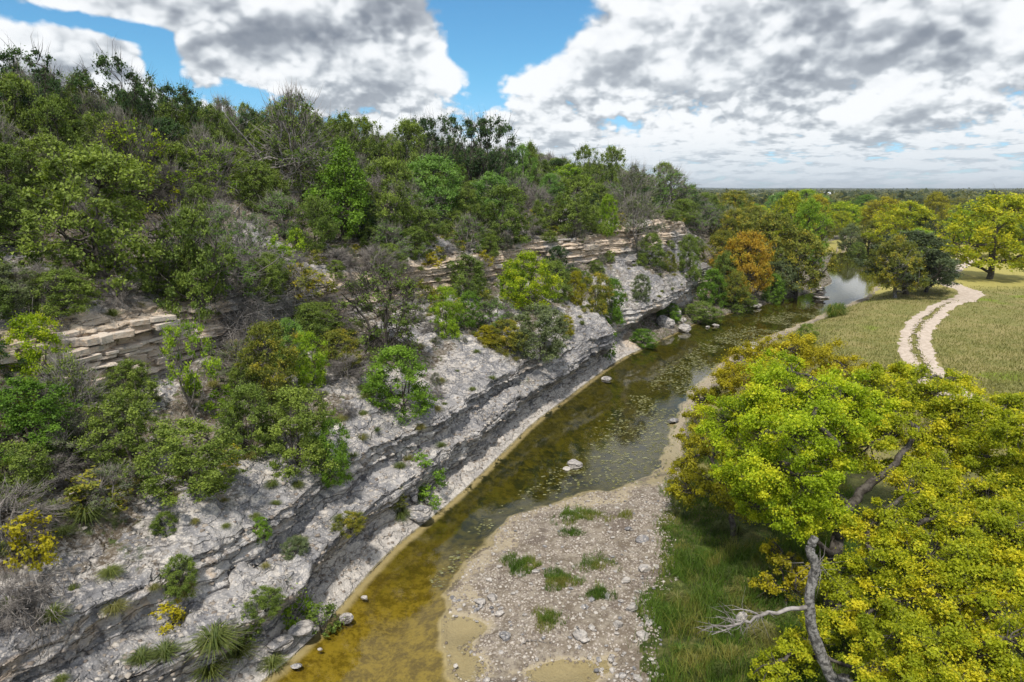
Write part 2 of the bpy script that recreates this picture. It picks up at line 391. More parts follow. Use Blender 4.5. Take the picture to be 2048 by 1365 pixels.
# ground sheet: rows dense near, sparse far
npy = 390
rows = np.r_[np.linspace(1500, 386, npy)]
Yr = np.array([gp(1024, r)[1] for r in rows]); Yr = np.r_[[3, 6, 9, 12], Yr, np.geomspace(Yr[-1] * 1.25, 9000, 12)]
ra = np.r_[np.linspace(-2.2, -.72, 30)[:-1], np.linspace(-.72, .86, 400), np.linspace(.86, 2.4, 30)[1:]]
YY, AA = np.meshgrid(Yr, ra, indexing='ij'); XX = AA * (YY + 3)
HH, DL, DR, DG = ground_h(XX, YY, True)
road_d = np.abs(side_dist(RD, XX, YY))
wob = (fbm(XX * .7, YY * .7, seed=21) - .5) * 1.1
py_of = 682.5
is_road = np.zeros(XX.shape, bool)
nr, nc = XX.shape
idx = np.arange(nr * nc).reshape(nr, nc)
quads = np.stack([idx[:-1, :-1], idx[:-1, 1:], idx[1:, 1:], idx[1:, :-1]], -1).reshape(-1, 4)
def cell(a): return (a[:-1, :-1] + a[:-1, 1:] + a[1:, 1:] + a[1:, :-1]).reshape(-1) / 4
V = np.stack([XX, YY, HH], -1).reshape(-1, 3)
cDR, cDG, cRoad, cY, cDL = cell(DR), cell(DG), cell(is_road.astype(float)), cell(YY), cell(DL)
kind = np.where(cRoad > .5, 3, np.where(cDG > 0, 2, np.where(cDR > -.2, 1, 0)))
kind = np.where((cDL < 0), np.where(cY > 150, 2, 0), kind)

def ground_mat(name, which):
    m, t = new_mat(name)
    pos = t.node('ShaderNodeNewGeometry').outputs['Position']
    sp = t.node('ShaderNodeSeparateXYZ', {0: pos}); z = sp.outputs[2]; yy = sp.outputs[1]
    n1 = t.noise(pos, .35, 6, .6); n2 = t.noise(pos, 2.3, 7, .7); n3 = t.noise(pos, 9, 5, .7)
    rough, bump_h, bs = .95, None, .5
    if which == 'bed':
        gold = t.mix(t.ss(t.m('ADD', t.m('MULTIPLY', n2, .6), t.m('MULTIPLY', n3, .4)), .42, .58), (.125, .088, .006, 1), (.27, .20, .022, 1))
        ol = t.mix(t.ss(n2, .4, .6), (.034, .033, .003, 1), (.080, .072, .006, 1))
        c = t.mix(t.ss(t.m('ADD', yy, t.m('MULTIPLY', n1, 6)), 22, 31), gold, ol)
        silt = t.mix(n3, (.36, .29, .17, 1), (.48, .41, .29, 1))
        c = t.mix(t.ss(t.m('ADD', z, t.m('MULTIPLY', n2, .05)), -.085, -.03), c, silt)
        weed = t.ss(t.noise(t.v('MULTIPLY', pos, (1.2, .8, 1)), .8, 7, .7), .54, .60)
        c = t.mix(t.m('MULTIPLY', weed, t.ss(yy, 24, 30)), c, (.018, .022, .005, 1))
        bump_h = n2; rough = .8
    elif which == 'gravel':
        vc = t.vor(pos, 11, out='Color'); vs = t.node('ShaderNodeSeparateXYZ', {0: vc}).outputs[0]; vd = t.vor(pos, 11)
        base = t.mix(t.ss(n2, .4, .62), (.15, .12, .09, 1), (.28, .24, .19, 1))
        st = t.mix(vs, (.22, .18, .15, 1), (.52, .46, .41, 1))
        c = t.mix(t.m('MULTIPLY', t.ss(vd, .5, .3), t.ss(t.noise(pos, 1.1, 4), .38, .55)), base, st)
        wet = t.mix(n3, (.30, .24, .15, 1), (.42, .36, .26, 1))
        c = t.mix(t.ss(t.m('SUBTRACT', z, t.m('MULTIPLY', n2, .06)), .05, -.02), c, wet)
        c = t.mix(t.m('MULTIPLY', t.ss(t.noise(pos, .55, 5, .6), .56, .64), .75), c, (.11, .085, .07, 1))
        bump_h = t.m('ADD', t.m('MULTIPLY', vd, -.7), n3)
    elif which == 'meadow':
        a = t.mix(t.ss(n2, .35, .65), (.15, .16, .045, 1), (.26, .235, .085, 1))
        c = t.mix(t.ss(n1, .40, .62), a, t.mix(n3, (.32, .27, .11, 1), (.22, .19, .075, 1)))
        c = t.mix(t.m('MULTIPLY', t.ss(t.noise(pos, .12, 3), .60, .68), .8), c, (.17, .24, .015, 1))
        c = t.mix(t.m('MULTIPLY', t.ss(n3, .50, .62), .35), c, (.06, .065, .02, 1))
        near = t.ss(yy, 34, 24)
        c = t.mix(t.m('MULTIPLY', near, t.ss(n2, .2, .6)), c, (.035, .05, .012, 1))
        c = t.mix(t.m('MULTIPLY', t.ss(yy, 84, 92), t.ss(yy, 220, 130)), c, t.mix(n2, (.30, .27, .07, 1), (.42, .36, .12, 1)))
        farw = t.mix(t.ss(t.noise(t.v('MULTIPLY', pos, (.004, .012, 0)), 1, 5, .6), .46, .56), (.07, .10, .035, 1), (.40, .33, .17, 1))
        c = t.mix(t.ss(yy, 200, 420), c, farw)
        bump_h = n3; bs = .8
    else:
        c = t.mix(t.ss(n2, .35, .65), (.42, .34, .27, 1), (.58, .49, .41, 1))
        c = t.mix(t.m('MULTIPLY', t.ss(n3, .55, .65), .5), c, (.28, .23, .18, 1)); bump_h = n3
    b = t.node('ShaderNodeBsdfPrincipled', {'Base Color': c, 'Roughness': rough})
    b.inputs['Specular IOR Level'].default_value = .15
    bn = t.node('ShaderNodeBump', {'Strength': bs, 'Distance': .08, 'Height': bump_h}); t.put(b.inputs['Normal'], bn.outputs[0])
    finish(t, b.outputs[0]); return m
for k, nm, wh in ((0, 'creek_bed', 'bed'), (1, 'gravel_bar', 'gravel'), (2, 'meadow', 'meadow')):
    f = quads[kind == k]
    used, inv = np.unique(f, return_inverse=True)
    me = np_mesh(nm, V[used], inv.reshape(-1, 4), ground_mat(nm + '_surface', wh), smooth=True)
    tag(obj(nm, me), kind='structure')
# the dirt track: a thin raised ribbon with ragged edges, two ruts with a grassy median in one stretch
rs = np.r_[0, np.cumsum(np.linalg.norm(np.diff(RD, axis=0), axis=1))]; rt = np.arange(0, rs[-1], .22)
rx, ry = np.interp(rt, rs, RD[:, 0]), np.interp(rt, rs, RD[:, 1]); tx_, ty_ = np.gradient(rx), np.gradient(ry); ln_ = np.hypot(tx_, ty_); tx_ /= ln_; ty_ /= ln_
ncr = 17; cw = np.linspace(-1, 1, ncr); hwl = 1.22 + (fbm(rt * .5, 0, seed=22, oct=5, gain=.7) - .5) * 1.1; hwr = 1.22 + (fbm(rt * .5, 9, seed=23, oct=5, gain=.7) - .5) * 1.1
off_ = np.where(cw[None] < 0, cw[None] * hwl[:, None], cw[None] * hwr[:, None])
tX, tY = rx[:, None] - ty_[:, None] * off_, ry[:, None] + tx_[:, None] * off_
tZ = ground_h(tX, tY) + .07 - .06 * np.abs(cw[None]) ** 6
ti = np.arange(tX.size).reshape(tX.shape); tq = np.stack([ti[:-1, :-1], ti[:-1, 1:], ti[1:, 1:], ti[1:, :-1]], -1)
tmid = np.abs(off_[:-1, :-1] + off_[1:, 1:]) / 2; yy_ = tY[:-1, :-1]
mw = (.22 + (fbm(tX[:-1, :-1] * 1.3, tY[:-1, :-1] * 1.3, seed=24, oct=4, gain=.7) - .5) * .9) * sstep(yy_, 42, 47) * (1 - sstep(yy_, 70, 78))
tq = tq[tmid > mw].reshape(-1, 4)
used, inv = np.unique(tq, return_inverse=True)
tag(obj('dirt_track', np_mesh('dirt_track', np.stack([tX, tY, tZ], -1).reshape(-1, 3)[used], inv.reshape(-1, 4), ground_mat('dirt_track_surface', 'track'), smooth=True)), kind='structure')
# polygon ground extension under everything
me = np_mesh('ground', [(-9000, -200, -3), (9000, -200, -3), (9000, 9500, -3), (-9000, 9500, -3)], [(0, 1, 2, 3)], bpy.data.materials['meadow_surface'])
tag(obj('ground', me), kind='structure')

# water
wm, t = new_mat('creek_water')
pos = t.node('ShaderNodeNewGeometry').outputs['Position']
yyw = t.node('ShaderNodeSeparateXYZ', {0: pos}).outputs[1]
rip = t.node('ShaderNodeBump', {'Strength': .10, 'Distance': .03, 'Height': t.m('ADD', t.noise(t.v('MULTIPLY', pos, (1, .7, 1)), 2.2, 4, .6), t.m('MULTIPLY', t.noise(pos, 9, 2), .15))})
fr = t.node('ShaderNodeFresnel', {'IOR': 1.40, 'Normal': rip.outputs[0]}).outputs[0]
tr_ = t.node('ShaderNodeBsdfTransparent', {0: (.93, .91, .76, 1)})
gl = t.node('ShaderNodeBsdfGlossy', {'Color': (1, 1, 1, 1), 'Roughness': .03, 'Normal': rip.outputs[0]})
finish(t, t.node('ShaderNodeMixShader', {0: t.m('MULTIPLY', fr, 1.0, clamp=True), 1: tr_.outputs[0], 2: gl.outputs[0]}).outputs[0])
wq = []; wv = []
wl = np.array([np.interp(np.linspace(-28, arc[-1] - 2, 260), arc, LB[:, k]) for k in (0, 1)]).T
wt_ = np.gradient(wl, axis=0); wt_ /= np.linalg.norm(wt_, axis=1)[:, None]
offs = np.array([-3.5, 2, 8, 14, 20.]);
for a_ in range(len(wl)):
    for o_ in offs: wv.append((wl[a_, 0] + wt_[a_, 1] * o_, wl[a_, 1] - wt_[a_, 0] * o_, 0))
no = len(offs)
for a_ in range(len(wl) - 1):
    for b_ in range(no - 1): wq.append((a_ * no + b_, a_ * no + b_ + 1, (a_ + 1) * no + b_ + 1, (a_ + 1) * no + b_))
tag(obj('water', np_mesh('water', wv, wq, wm, smooth=True)), kind='structure')

# ------------------------------------------------------------------ the bluff
# stations: S -> profile rows (d, z)
PROF = {
 -40: [(-.3, -.4), (0, 0), (.9, .45), (1.1, .85), (.7, 1.8), (1.0, 2.0), (2.3, 2.25), (2.1, 3.4), (4.2, 4.1), (7.5, 5.2), (8.6, 5.6), (9.2, 6.3), (10.4, 6.6), (10.9, 9.0), (13.5, 10.6), (18, 13.0), (25, 15.9), (40, 17.5), (70, 18)],
 -4:  [(-.3, -.4), (0, 0), (.9, .45), (1.1, .85), (.7, 1.8), (1.0, 2.0), (2.3, 2.25), (2.1, 3.4), (4.2, 4.1), (7.5, 5.2), (8.6, 5.6), (9.2, 6.3), (10.4, 6.6), (10.9, 9.0), (13.5, 10.6), (18, 13.0), (25, 15.9), (40, 17.5), (70, 18)],
 10:  [(-.3, -.4), (0, 0), (.9, .45), (1.1, .9), (.6, 1.8), (.9, 2.0), (1.9, 2.25), (1.8, 3.3), (4.0, 4.2), (7.0, 5.3), (8.6, 5.9), (9.0, 6.4), (10.4, 6.7), (10.9, 8.9), (13.5, 10.4), (18, 13.0), (25, 15.9), (40, 17.5), (70, 18)],
 26:  [(-.3, -.4), (0, 0), (.8, .4), (.9, .8), (.3, 1.7), (.5, 1.95), (1.1, 2.2), (1.1, 3.3), (3.5, 4.5), (6.0, 5.6), (8.0, 6.1), (8.6, 6.5), (9.8, 6.9), (10.3, 8.8), (13.5, 10.3), (18, 12.8), (25, 15.8), (40, 17), (70, 18)],
 37:  [(-.3, -.4), (0, 0), (.7, .4), (.5, 1.0), (-.3, 1.8), (-.5, 2.6), (-.3, 3.3), (.3, 3.7), (3.0, 4.6), (5.5, 5.5), (7.0, 6.1), (7.6, 6.6), (8.6, 7.0), (9.1, 9.2), (12, 10.2), (18, 12.8), (25, 15.6), (40, 17), (70, 18)],
 41:  [(-.3, -.4), (0, 0), (.8, .3), (1.6, 1.0), (1.8, 1.8), (1.9, 2.6), (2.2, 3.3), (2.6, 3.7), (3.9, 4.6), (5.5, 5.5), (7.0, 6.1), (7.6, 6.6), (8.6, 7.0), (9.1, 9.3), (12, 10.2), (18, 12.8), (25, 15.5), (40, 17), (70, 18)],
 46:  [(-.3, -.4), (0, .1), (2.0, .8), (2.8, 1.4), (1.0, 2.1), (.5, 2.6), (.6, 3.3), (1.3, 3.8), (3.0, 4.6), (4.5, 5.3), (6.0, 6.0), (6.5, 6.5), (7.5, 7.0), (8.0, 9.5), (12, 10.2), (18, 12.6), (25, 15.3), (40, 16.5), (70, 17)],
 58:  [(-.3, -.4), (0, .2), (2.5, .8), (3.8, 1.2), (3.0, 2.6), (.7, 3.1), (.5, 4.0), (1.0, 4.6), (2.0, 5.2), (3.5, 5.9), (4.6, 6.4), (5.0, 7.0), (5.5, 7.4), (6.2, 10.2), (11, 11), (18, 12.6), (25, 14.9), (40, 16), (70, 16.5)],
 66:  [(-.3, -.4), (0, .2), (2.5, .9), (3.8, 1.3), (4.2, 2.2), (3.6, 3.0), (3.2, 4.0), (3.4, 4.8), (4.2, 5.4), (5.2, 6.0), (5.6, 6.6), (6.0, 7.2), (6.5, 7.6), (7.2, 10.3), (12, 11), (18, 12.4), (25, 14.4), (40, 15.5), (70, 16)],
 76:  [(-.3, -.4), (0, .2), (2.5, .9), (4.0, 1.5), (5.0, 2.2), (5.8, 2.9), (6.5, 3.6), (7.2, 4.2), (8, 4.8), (8.8, 5.6), (9.4, 6.2), (10, 7.0), (10.6, 7.6), (11.5, 9.4), (14, 10), (19, 12.0), (26, 13.6), (40, 14.5), (70, 15)],
 100: [(-.3, -.4), (0, .2), (2.5, .8), (4.0, 1.3), (5.0, 1.8), (5.8, 2.3), (6.5, 2.8), (7.2, 3.3), (8, 3.8), (8.8, 4.4), (9.4, 4.8), (10, 5.2), (10.6, 5.6), (12, 6.6), (15, 8), (20, 10.2), (27, 11.6), (40, 12.5), (70, 13)],
 140: [(-.3, -.4), (0, .2), (2.5, .7), (4.0, 1.0), (5.0, 1.3), (5.8, 1.5), (6.5, 1.8), (7.2, 2.1), (8, 2.4), (8.8, 2.8), (9.4, 3.1), (10, 3.4), (10.6, 3.7), (12, 4.2), (15, 5), (20, 6.6), (27, 8), (40, 9), (70, 9)],
 175: [(-.3, -.4), (0, .2), (2.5, .5), (4.0, .7), (5.0, .8), (5.8, .9), (6.5, 1.0), (7.2, 1.1), (8, 1.2), (8.8, 1.3), (9.4, 1.4), (10, 1.5), (10.6, 1.6), (12, 1.8), (15, 2), (20, 2.4), (27, 3.4), (40, 3.5), (70, 3.5)],
 215: [(-.3, -.4), (0, .2), (2.5, .4), (4.0, .5), (5.0, .6), (5.8, .7), (6.5, .7), (7.2, .8), (8, .8), (8.8, .9), (9.4, .9), (10, .9), (10.6, 1), (12, 1), (15, 1), (20, 1), (27, 1), (40, 1), (70, .5)],
}
pk = sorted(PROF); PA = np.array([PROF[k] for k in pk], float)          # stations x points x 2
NCTRL = PA.shape[1]
Sg = [-22.0]
while Sg[-1] < 214:
    cx, cy = bank(Sg[-1], 6.0); Sg.append(Sg[-1] + max(.052, .0032 * math.hypot(cx, cy, 8)))
Sg = np.array(Sg)
seg_n = [2, 14, 10, 26, 10, 22, 26, 26, 36, 14, 18, 12, 62, 30, 34, 34, 14, 8]
u = np.concatenate([np.linspace(i, i + 1, n, endpoint=False) for i, n in enumerate(seg_n)] + [[NCTRL - 1.0]])
warpS = Sg + (fbm(Sg * .11, 0, seed=31) - .5) * 1.5
ctrl = np.empty((len(Sg), NCTRL, 2))
for j in range(NCTRL):
    for c_ in (0, 1): ctrl[:, j, c_] = np.interp(warpS, pk, PA[:, j, c_])
rough_amp = np.array([0, .1, .25, .3, .4, .4, .4, .4, .5, .5, .5, .5, .5, .7, .8, .8, .9, 1, 1])
for j in range(2, NCTRL - 1):
    ctrl[:, j, 0] += (fbm(Sg * .22, j * 3.3, seed=40 + j) - .5) * 2.0 * rough_amp[j]
    ctrl[:, j, 1] += (fbm(Sg * .16, j * 5.1, seed=70 + j) - .5) * .9 * rough_amp[j] * (1 - sstep(Sg, 140, 200))
fi = np.clip(np.floor(u).astype(int), 0, NCTRL - 2); fr_ = u - fi
D = ctrl[:, fi, 0] * (1 - fr_) + ctrl[:, fi + 1, 0] * fr_
Z = ctrl[:, fi, 1] * (1 - fr_) + ctrl[:, fi + 1, 1] * fr_
slope_d = np.gradient(D, axis=1); slope_z = np.gradient(Z, axis=1)
wall = sstep(np.abs(slope_z) / (np.abs(slope_d) + np.abs(slope_z) + 1e-6), .45, .8)
SS = Sg[:, None] + 0 * D
zw = Z + (fbm(SS * .08, Z * .3, seed=51) - .5) * .5
# bedding: every layer sits a little proud or back, and breaks up along the wall
def layer(zv, th, seed, ln=.5):
    k = np.floor(zv / th); f_ = zv / th - k
    joint = np.floor(SS * ln + vn(k, 0, seed=seed + 3) * 9 + fbm(SS * .9, k * 1.7, seed=seed + 4) * .8)
    a = _h(k.astype(np.int64), joint.astype(np.int64) * 0, joint.astype(np.int64) * 0, seed)
    b = _h(k.astype(np.int64), joint.astype(np.int64), joint.astype(np.int64) * 0, seed + 1)
    notch = np.where(f_ < .14, 1.0, 0.0)
    return (a - .5) * .6 + (b - .5) * .55, notch
l1, no1 = layer(zw, .42, 61, .42); l2, no2 = layer(zw + .13, .17, 64, 1.1)
hi_wall = sstep(u[None, :], 11.8, 12.2) * (1 - sstep(u[None, :], 13.0, 13.4))
nearfade = 1 - sstep(SS, 60, 110) * .8
push = wall * (l1 * .46 + l2 * .15 + no1 * .10 + no2 * .05) * (1 + .6 * hi_wall)
D = D - push * nearfade + wall * 0
# concave flutes in the lower band
D = D + wall * (1 - hi_wall) * (np.abs(np.sin(SS * 1.9 + 3 * fbm(SS * .3, Z * .4, seed=77))) - .5) * .14
gl_ = (1 - wall) * sstep(u[None, :], 1.2, 2.5)
zt = Z + (fbm(SS * .33, D * .5, seed=81, oct=5, gain=.62) - .5) * 1.5 * gl_ * (1 - sstep(SS, 150, 205))
th = .42; kz = np.floor(zt / th); fz = zt / th - kz
ter = (kz + sstep(fz, .25, .75)) * th
terw = gl_ * (1 - sstep(u[None, :], 14.5, 16)) * .6 * sstep(fbm(SS * .25, D * .35, seed=82), .38, .6)
Z = zt * (1 - terw) + ter * terw
Z = Z + (fbm(SS * 1.9, D * 1.9, seed=85, oct=5, gain=.6) - .5) * .30 * gl_ + (fbm(SS * .9, D * 1.4, seed=86, oct=6, gain=.65) - .45) * .55 * sstep(u[None, :], 1.05, 1.5) * (1 - sstep(u[None, :], 2.0, 2.6)) + (fbm(SS * 4, D * 4, Z * 3, seed=88, oct=3) - .5) * .10 * (u[None, :] > 1)
D = D + (fbm(SS * 1.3, Z * 2.0, seed=90, oct=5, gain=.6) - .5) * .34 * wall + (fbm(SS * .25, Z * .2, seed=93) - .5) * 1.3 * sstep(u[None, :], 2.5, 4)
BX, BY = bank(SS, D)
masks = {}
uu = u[None, :] + 0 * D
apron = sstep(uu, .6, 1.0) * (1 - sstep(uu, 1.9, 2.3))
masks['tan'] = np.clip(.95 * hi_wall * np.maximum(sstep(fbm(SS * .18, Z * .4, seed=101), .30, .52), (SS < 9)) * np.where(SS > 52, .95, 1) + apron * .40 + .55 * wall * sstep(uu, 2, 2.6) * (1 - sstep(uu, 6.9, 7.4)) * sstep(fbm(SS * .22, Z * 1.3, seed=102), .46, .62)
                        + sstep(SS, 40, 50) * (1 - sstep(uu, 5, 6)) * .5, 0, 1)
masks['dark'] = np.clip(.38 + .16 * sstep(SS, 48, 54) * sstep(uu, 7, 8) * (1 - sstep(uu, 11, 12)) + .20 * sstep(uu, 3, 4) * (1 - sstep(uu, 7.1, 7.7)) - .25 * apron + .10 * sstep(uu, 11, 12) - .50 * hi_wall + .05 * sstep(uu, 13.4, 14) + .10 * sstep(uu, 7.2, 8) * (1 - sstep(uu, 11, 12)) * sstep(fbm(SS * .35, D * .5, seed=105), .36, .6), 0, 1)
masks['soil'] = np.clip(.66 * sstep(fbm(SS * .3, D * .4, seed=103), .36, .56) * sstep(uu, 7.7, 8.3) * (1 - wall) + .55 * sstep(uu, 14, 15.5) + .12 * sstep(uu, 13.4, 14) - .1 * wall
                        + .9 * sstep(SS, 72, 84) + .48 * (1 - wall) * sstep(fbm(SS * .5, D * .8, seed=104), .50, .62) * (uu > 4) + .7 * sstep(SS, 42, 50) * (1 - sstep(uu, 2.5, 3.2)), 0, 1)
masks['streak'] = np.maximum(wall, .55) * sstep(uu, 2.5, 3.2) * (1 - sstep(uu, 7.0, 7.6)) * sstep(fbm(SS * .2, 2.2, seed=107), .3, .55)
masks['along'] = SS
nS, nU = D.shape
bidx = np.arange(nS * nU).reshape(nS, nU)
bq = np.stack([bidx[:-1, :-1], bidx[1:, :-1], bidx[1:, 1:], bidx[:-1, 1:]], -1).reshape(-1, 4)
BV = np.stack([BX, BY, Z], -1).reshape(-1, 3)
print('bluff', nS, nU, len(bq), 'ground', len(quads))
bme = np_mesh('limestone_bluff', BV, bq, M['rock'], smooth=False, vert_attr={k: v_.reshape(-1) for k, v_ in masks.items()})
bluff = tag(obj('limestone_bluff', bme), kind='structure')

# ray casting to stand plants on the land
bvh_b = BVHTree.FromPolygons(BV.tolist(), bq.tolist())
gsel = quads
bvh_g = BVHTree.FromPolygons(V.tolist(), gsel.tolist())
def cast(px, py):
    d = px_dir(px, py).normalized(); o = Vector((0, 0, H)); best = None
    for b in (bvh_b, bvh_g):
        r = b.ray_cast(o, d)
        if r[0] is not None and (best is None or r[3] < best[3]): best = r
    return best[0] if best else None
def drop(x, y):
    z = -99
    for b in (bvh_b, bvh_g):
        r = b.ray_cast(Vector((x, y, 60)), Vector((0, 0, -1)))
        if r[0] is not None: z = max(z, r[0].z)
    return z
def mpp(p):                                                     # metres per photo pixel at p
    return (p.y * math.cos(PITCH) + (H - p.z) * math.sin(PITCH)) / F

# ------------------------------------------------------------------ plant builders
class Geo:
    """collects triangles with a per-face tint"""
    def __init__(s): s.v = []; s.f = []; s.t = []; s.n = 0
    def add(s, v, f, tint=None):
        v = np.asarray(v, np.float32); f = np.asarray(f, np.int32)
        s.v.append(v); s.f.append(f + s.n); s.n += len(v)
        s.t.append(np.full(len(f), .5) if tint is None else np.asarray(tint))
    def mesh(s, name, mat, smooth=False):
        return np_mesh(name, np.concatenate(s.v), np.concatenate(s.f), mat, smooth, face_attr={'tint': np.concatenate(s.t)})
def bez(a, b, c, n):
    t = np.linspace(0, 1, n)[:, None]
    return (1 - t) ** 2 * a + 2 * t * (1 - t) * b + t * t * c
def tube(g, path, r0, r1, sides=5, rng=None, knob=0.0, power=1.0):
    path = np.asarray(path, float); n = len(path)
    tg = np.gradient(path, axis=0); tg /= np.linalg.norm(tg, axis=1)[:, None] + 1e-9
    up = np.array([.31, .17, .93]); s = np.cross(tg, up); s /= np.linalg.norm(s, axis=1)[:, None] + 1e-9
    w = np.cross(tg, s); rr = r0 + (r1 - r0) * np.linspace(0, 1, n) ** power
    an = np.linspace(0, 2 * math.pi, sides, endpoint=False)
    k = rr[:, None] * np.ones((1, sides))
    if rng is not None and knob: k = k * (1 + rng.uniform(-knob, knob, k.shape))
    v = path[:, None, :] + (s[:, None, :] * np.cos(an)[None, :, None] + w[:, None, :] * np.sin(an)[None, :, None]) * k[:, :, None]
    i = np.arange(n * sides).reshape(n, sides); a = i[:-1]; b = np.roll(i, -1, 1)[:-1]; c = np.roll(i, -1, 1)[1:]; d = i[1:]
    f = np.concatenate([np.stack([a, b, c], -1).reshape(-1, 3), np.stack([a, c, d], -1).reshape(-1, 3)])
    g.add(v.reshape(-1, 3), f)
def spikes(g, base, tip, r, rng):
    """thin three sided twigs from base to tip"""
    n = len(base); d = tip - base; l = np.linalg.norm(d, axis=1)[:, None] + 1e-9
    s = np.cross(d / l, rng.normal(size=(n, 3))); s /= np.linalg.norm(s, axis=1)[:, None] + 1e-9; w = np.cross(d / l, s)
    m = (base + tip) / 2 + rng.normal(size=(n, 3)) * l * .07
    v = np.concatenate([np.stack([base + s * r, base - s * r * .5 + w * r * .87, base - s * r * .5 - w * r * .87], 1),
                        np.stack([m + s * r * .6, m - s * r * .3 + w * r * .5, m - s * r * .3 - w * r * .5], 1), tip[:, None, :]], 1)
    o = (np.arange(n) * 7)[:, None]
    pat = [(0, 1, 4), (0, 4, 3), (1, 2, 5), (1, 5, 4), (2, 0, 3), (2, 3, 5), (3, 4, 6), (4, 5, 6), (5, 3, 6)]
    f = np.concatenate([o + np.array(p)[None, :] for p in pat])
    g.add(v.reshape(-1, 3), f)
def leaves(g, cen, out, size, rng, tint, quad=False, elong=.55, upb=.45):
    """one leaf (triangle, or diamond of two) at every centre"""
    n = len(cen)
    nrm = out * .5 + rng.normal(size=(n, 3)) * .62; nrm[:, 2] += upb; nrm /= np.linalg.norm(nrm, axis=1)[:, None] + 1e-9
    a = np.cross(nrm, rng.normal(size=(n, 3))); a /= np.linalg.norm(a, axis=1)[:, None] + 1e-9; b = np.cross(nrm, a)
    sz = (size * rng.uniform(.6, 1.35, n))[:, None]
    if quad:
        v = np.stack([cen - a * sz, cen + b * sz * elong, cen + a * sz, cen - b * sz * elong], 1).reshape(-1, 3)
        o = (np.arange(n) * 4)[:, None]
        f = np.concatenate([o + np.array([[0, 1, 2]]), o + np.array([[0, 2, 3]])]); tt = np.concatenate([tint, tint])
    else:
        v = np.stack([cen - a * sz, cen + a * sz * .5 + b * sz * .8, cen + a * sz * .5 - b * sz * .8], 1).reshape(-1, 3)
        f = (np.arange(n) * 3)[:, None] + np.array([[0, 1, 2]]); tt = tint
    g.add(v, f, tt)
def clump(g, c, r, n, size, rng, base_tint, ref, quad=False, flat=.75, shell=.5, upb=.45):
    d = rng.normal(size=(n, 3)); d /= np.linalg.norm(d, axis=1)[:, None]
    rad = r * np.minimum(np.abs(rng.normal(0, .62, n)) + .12, 1.5)
    p = c + d * rad[:, None] * np.array([1, 1, flat])
    o = (p - ref); o /= np.linalg.norm(o, axis=1)[:, None] + 1e-9
    leaves(g, p, o, size, rng, np.clip(base_tint + rng.normal(0, .17, n) + (d[:, 2] * rad / r) * .12, 0, 1), quad, upb=upb)
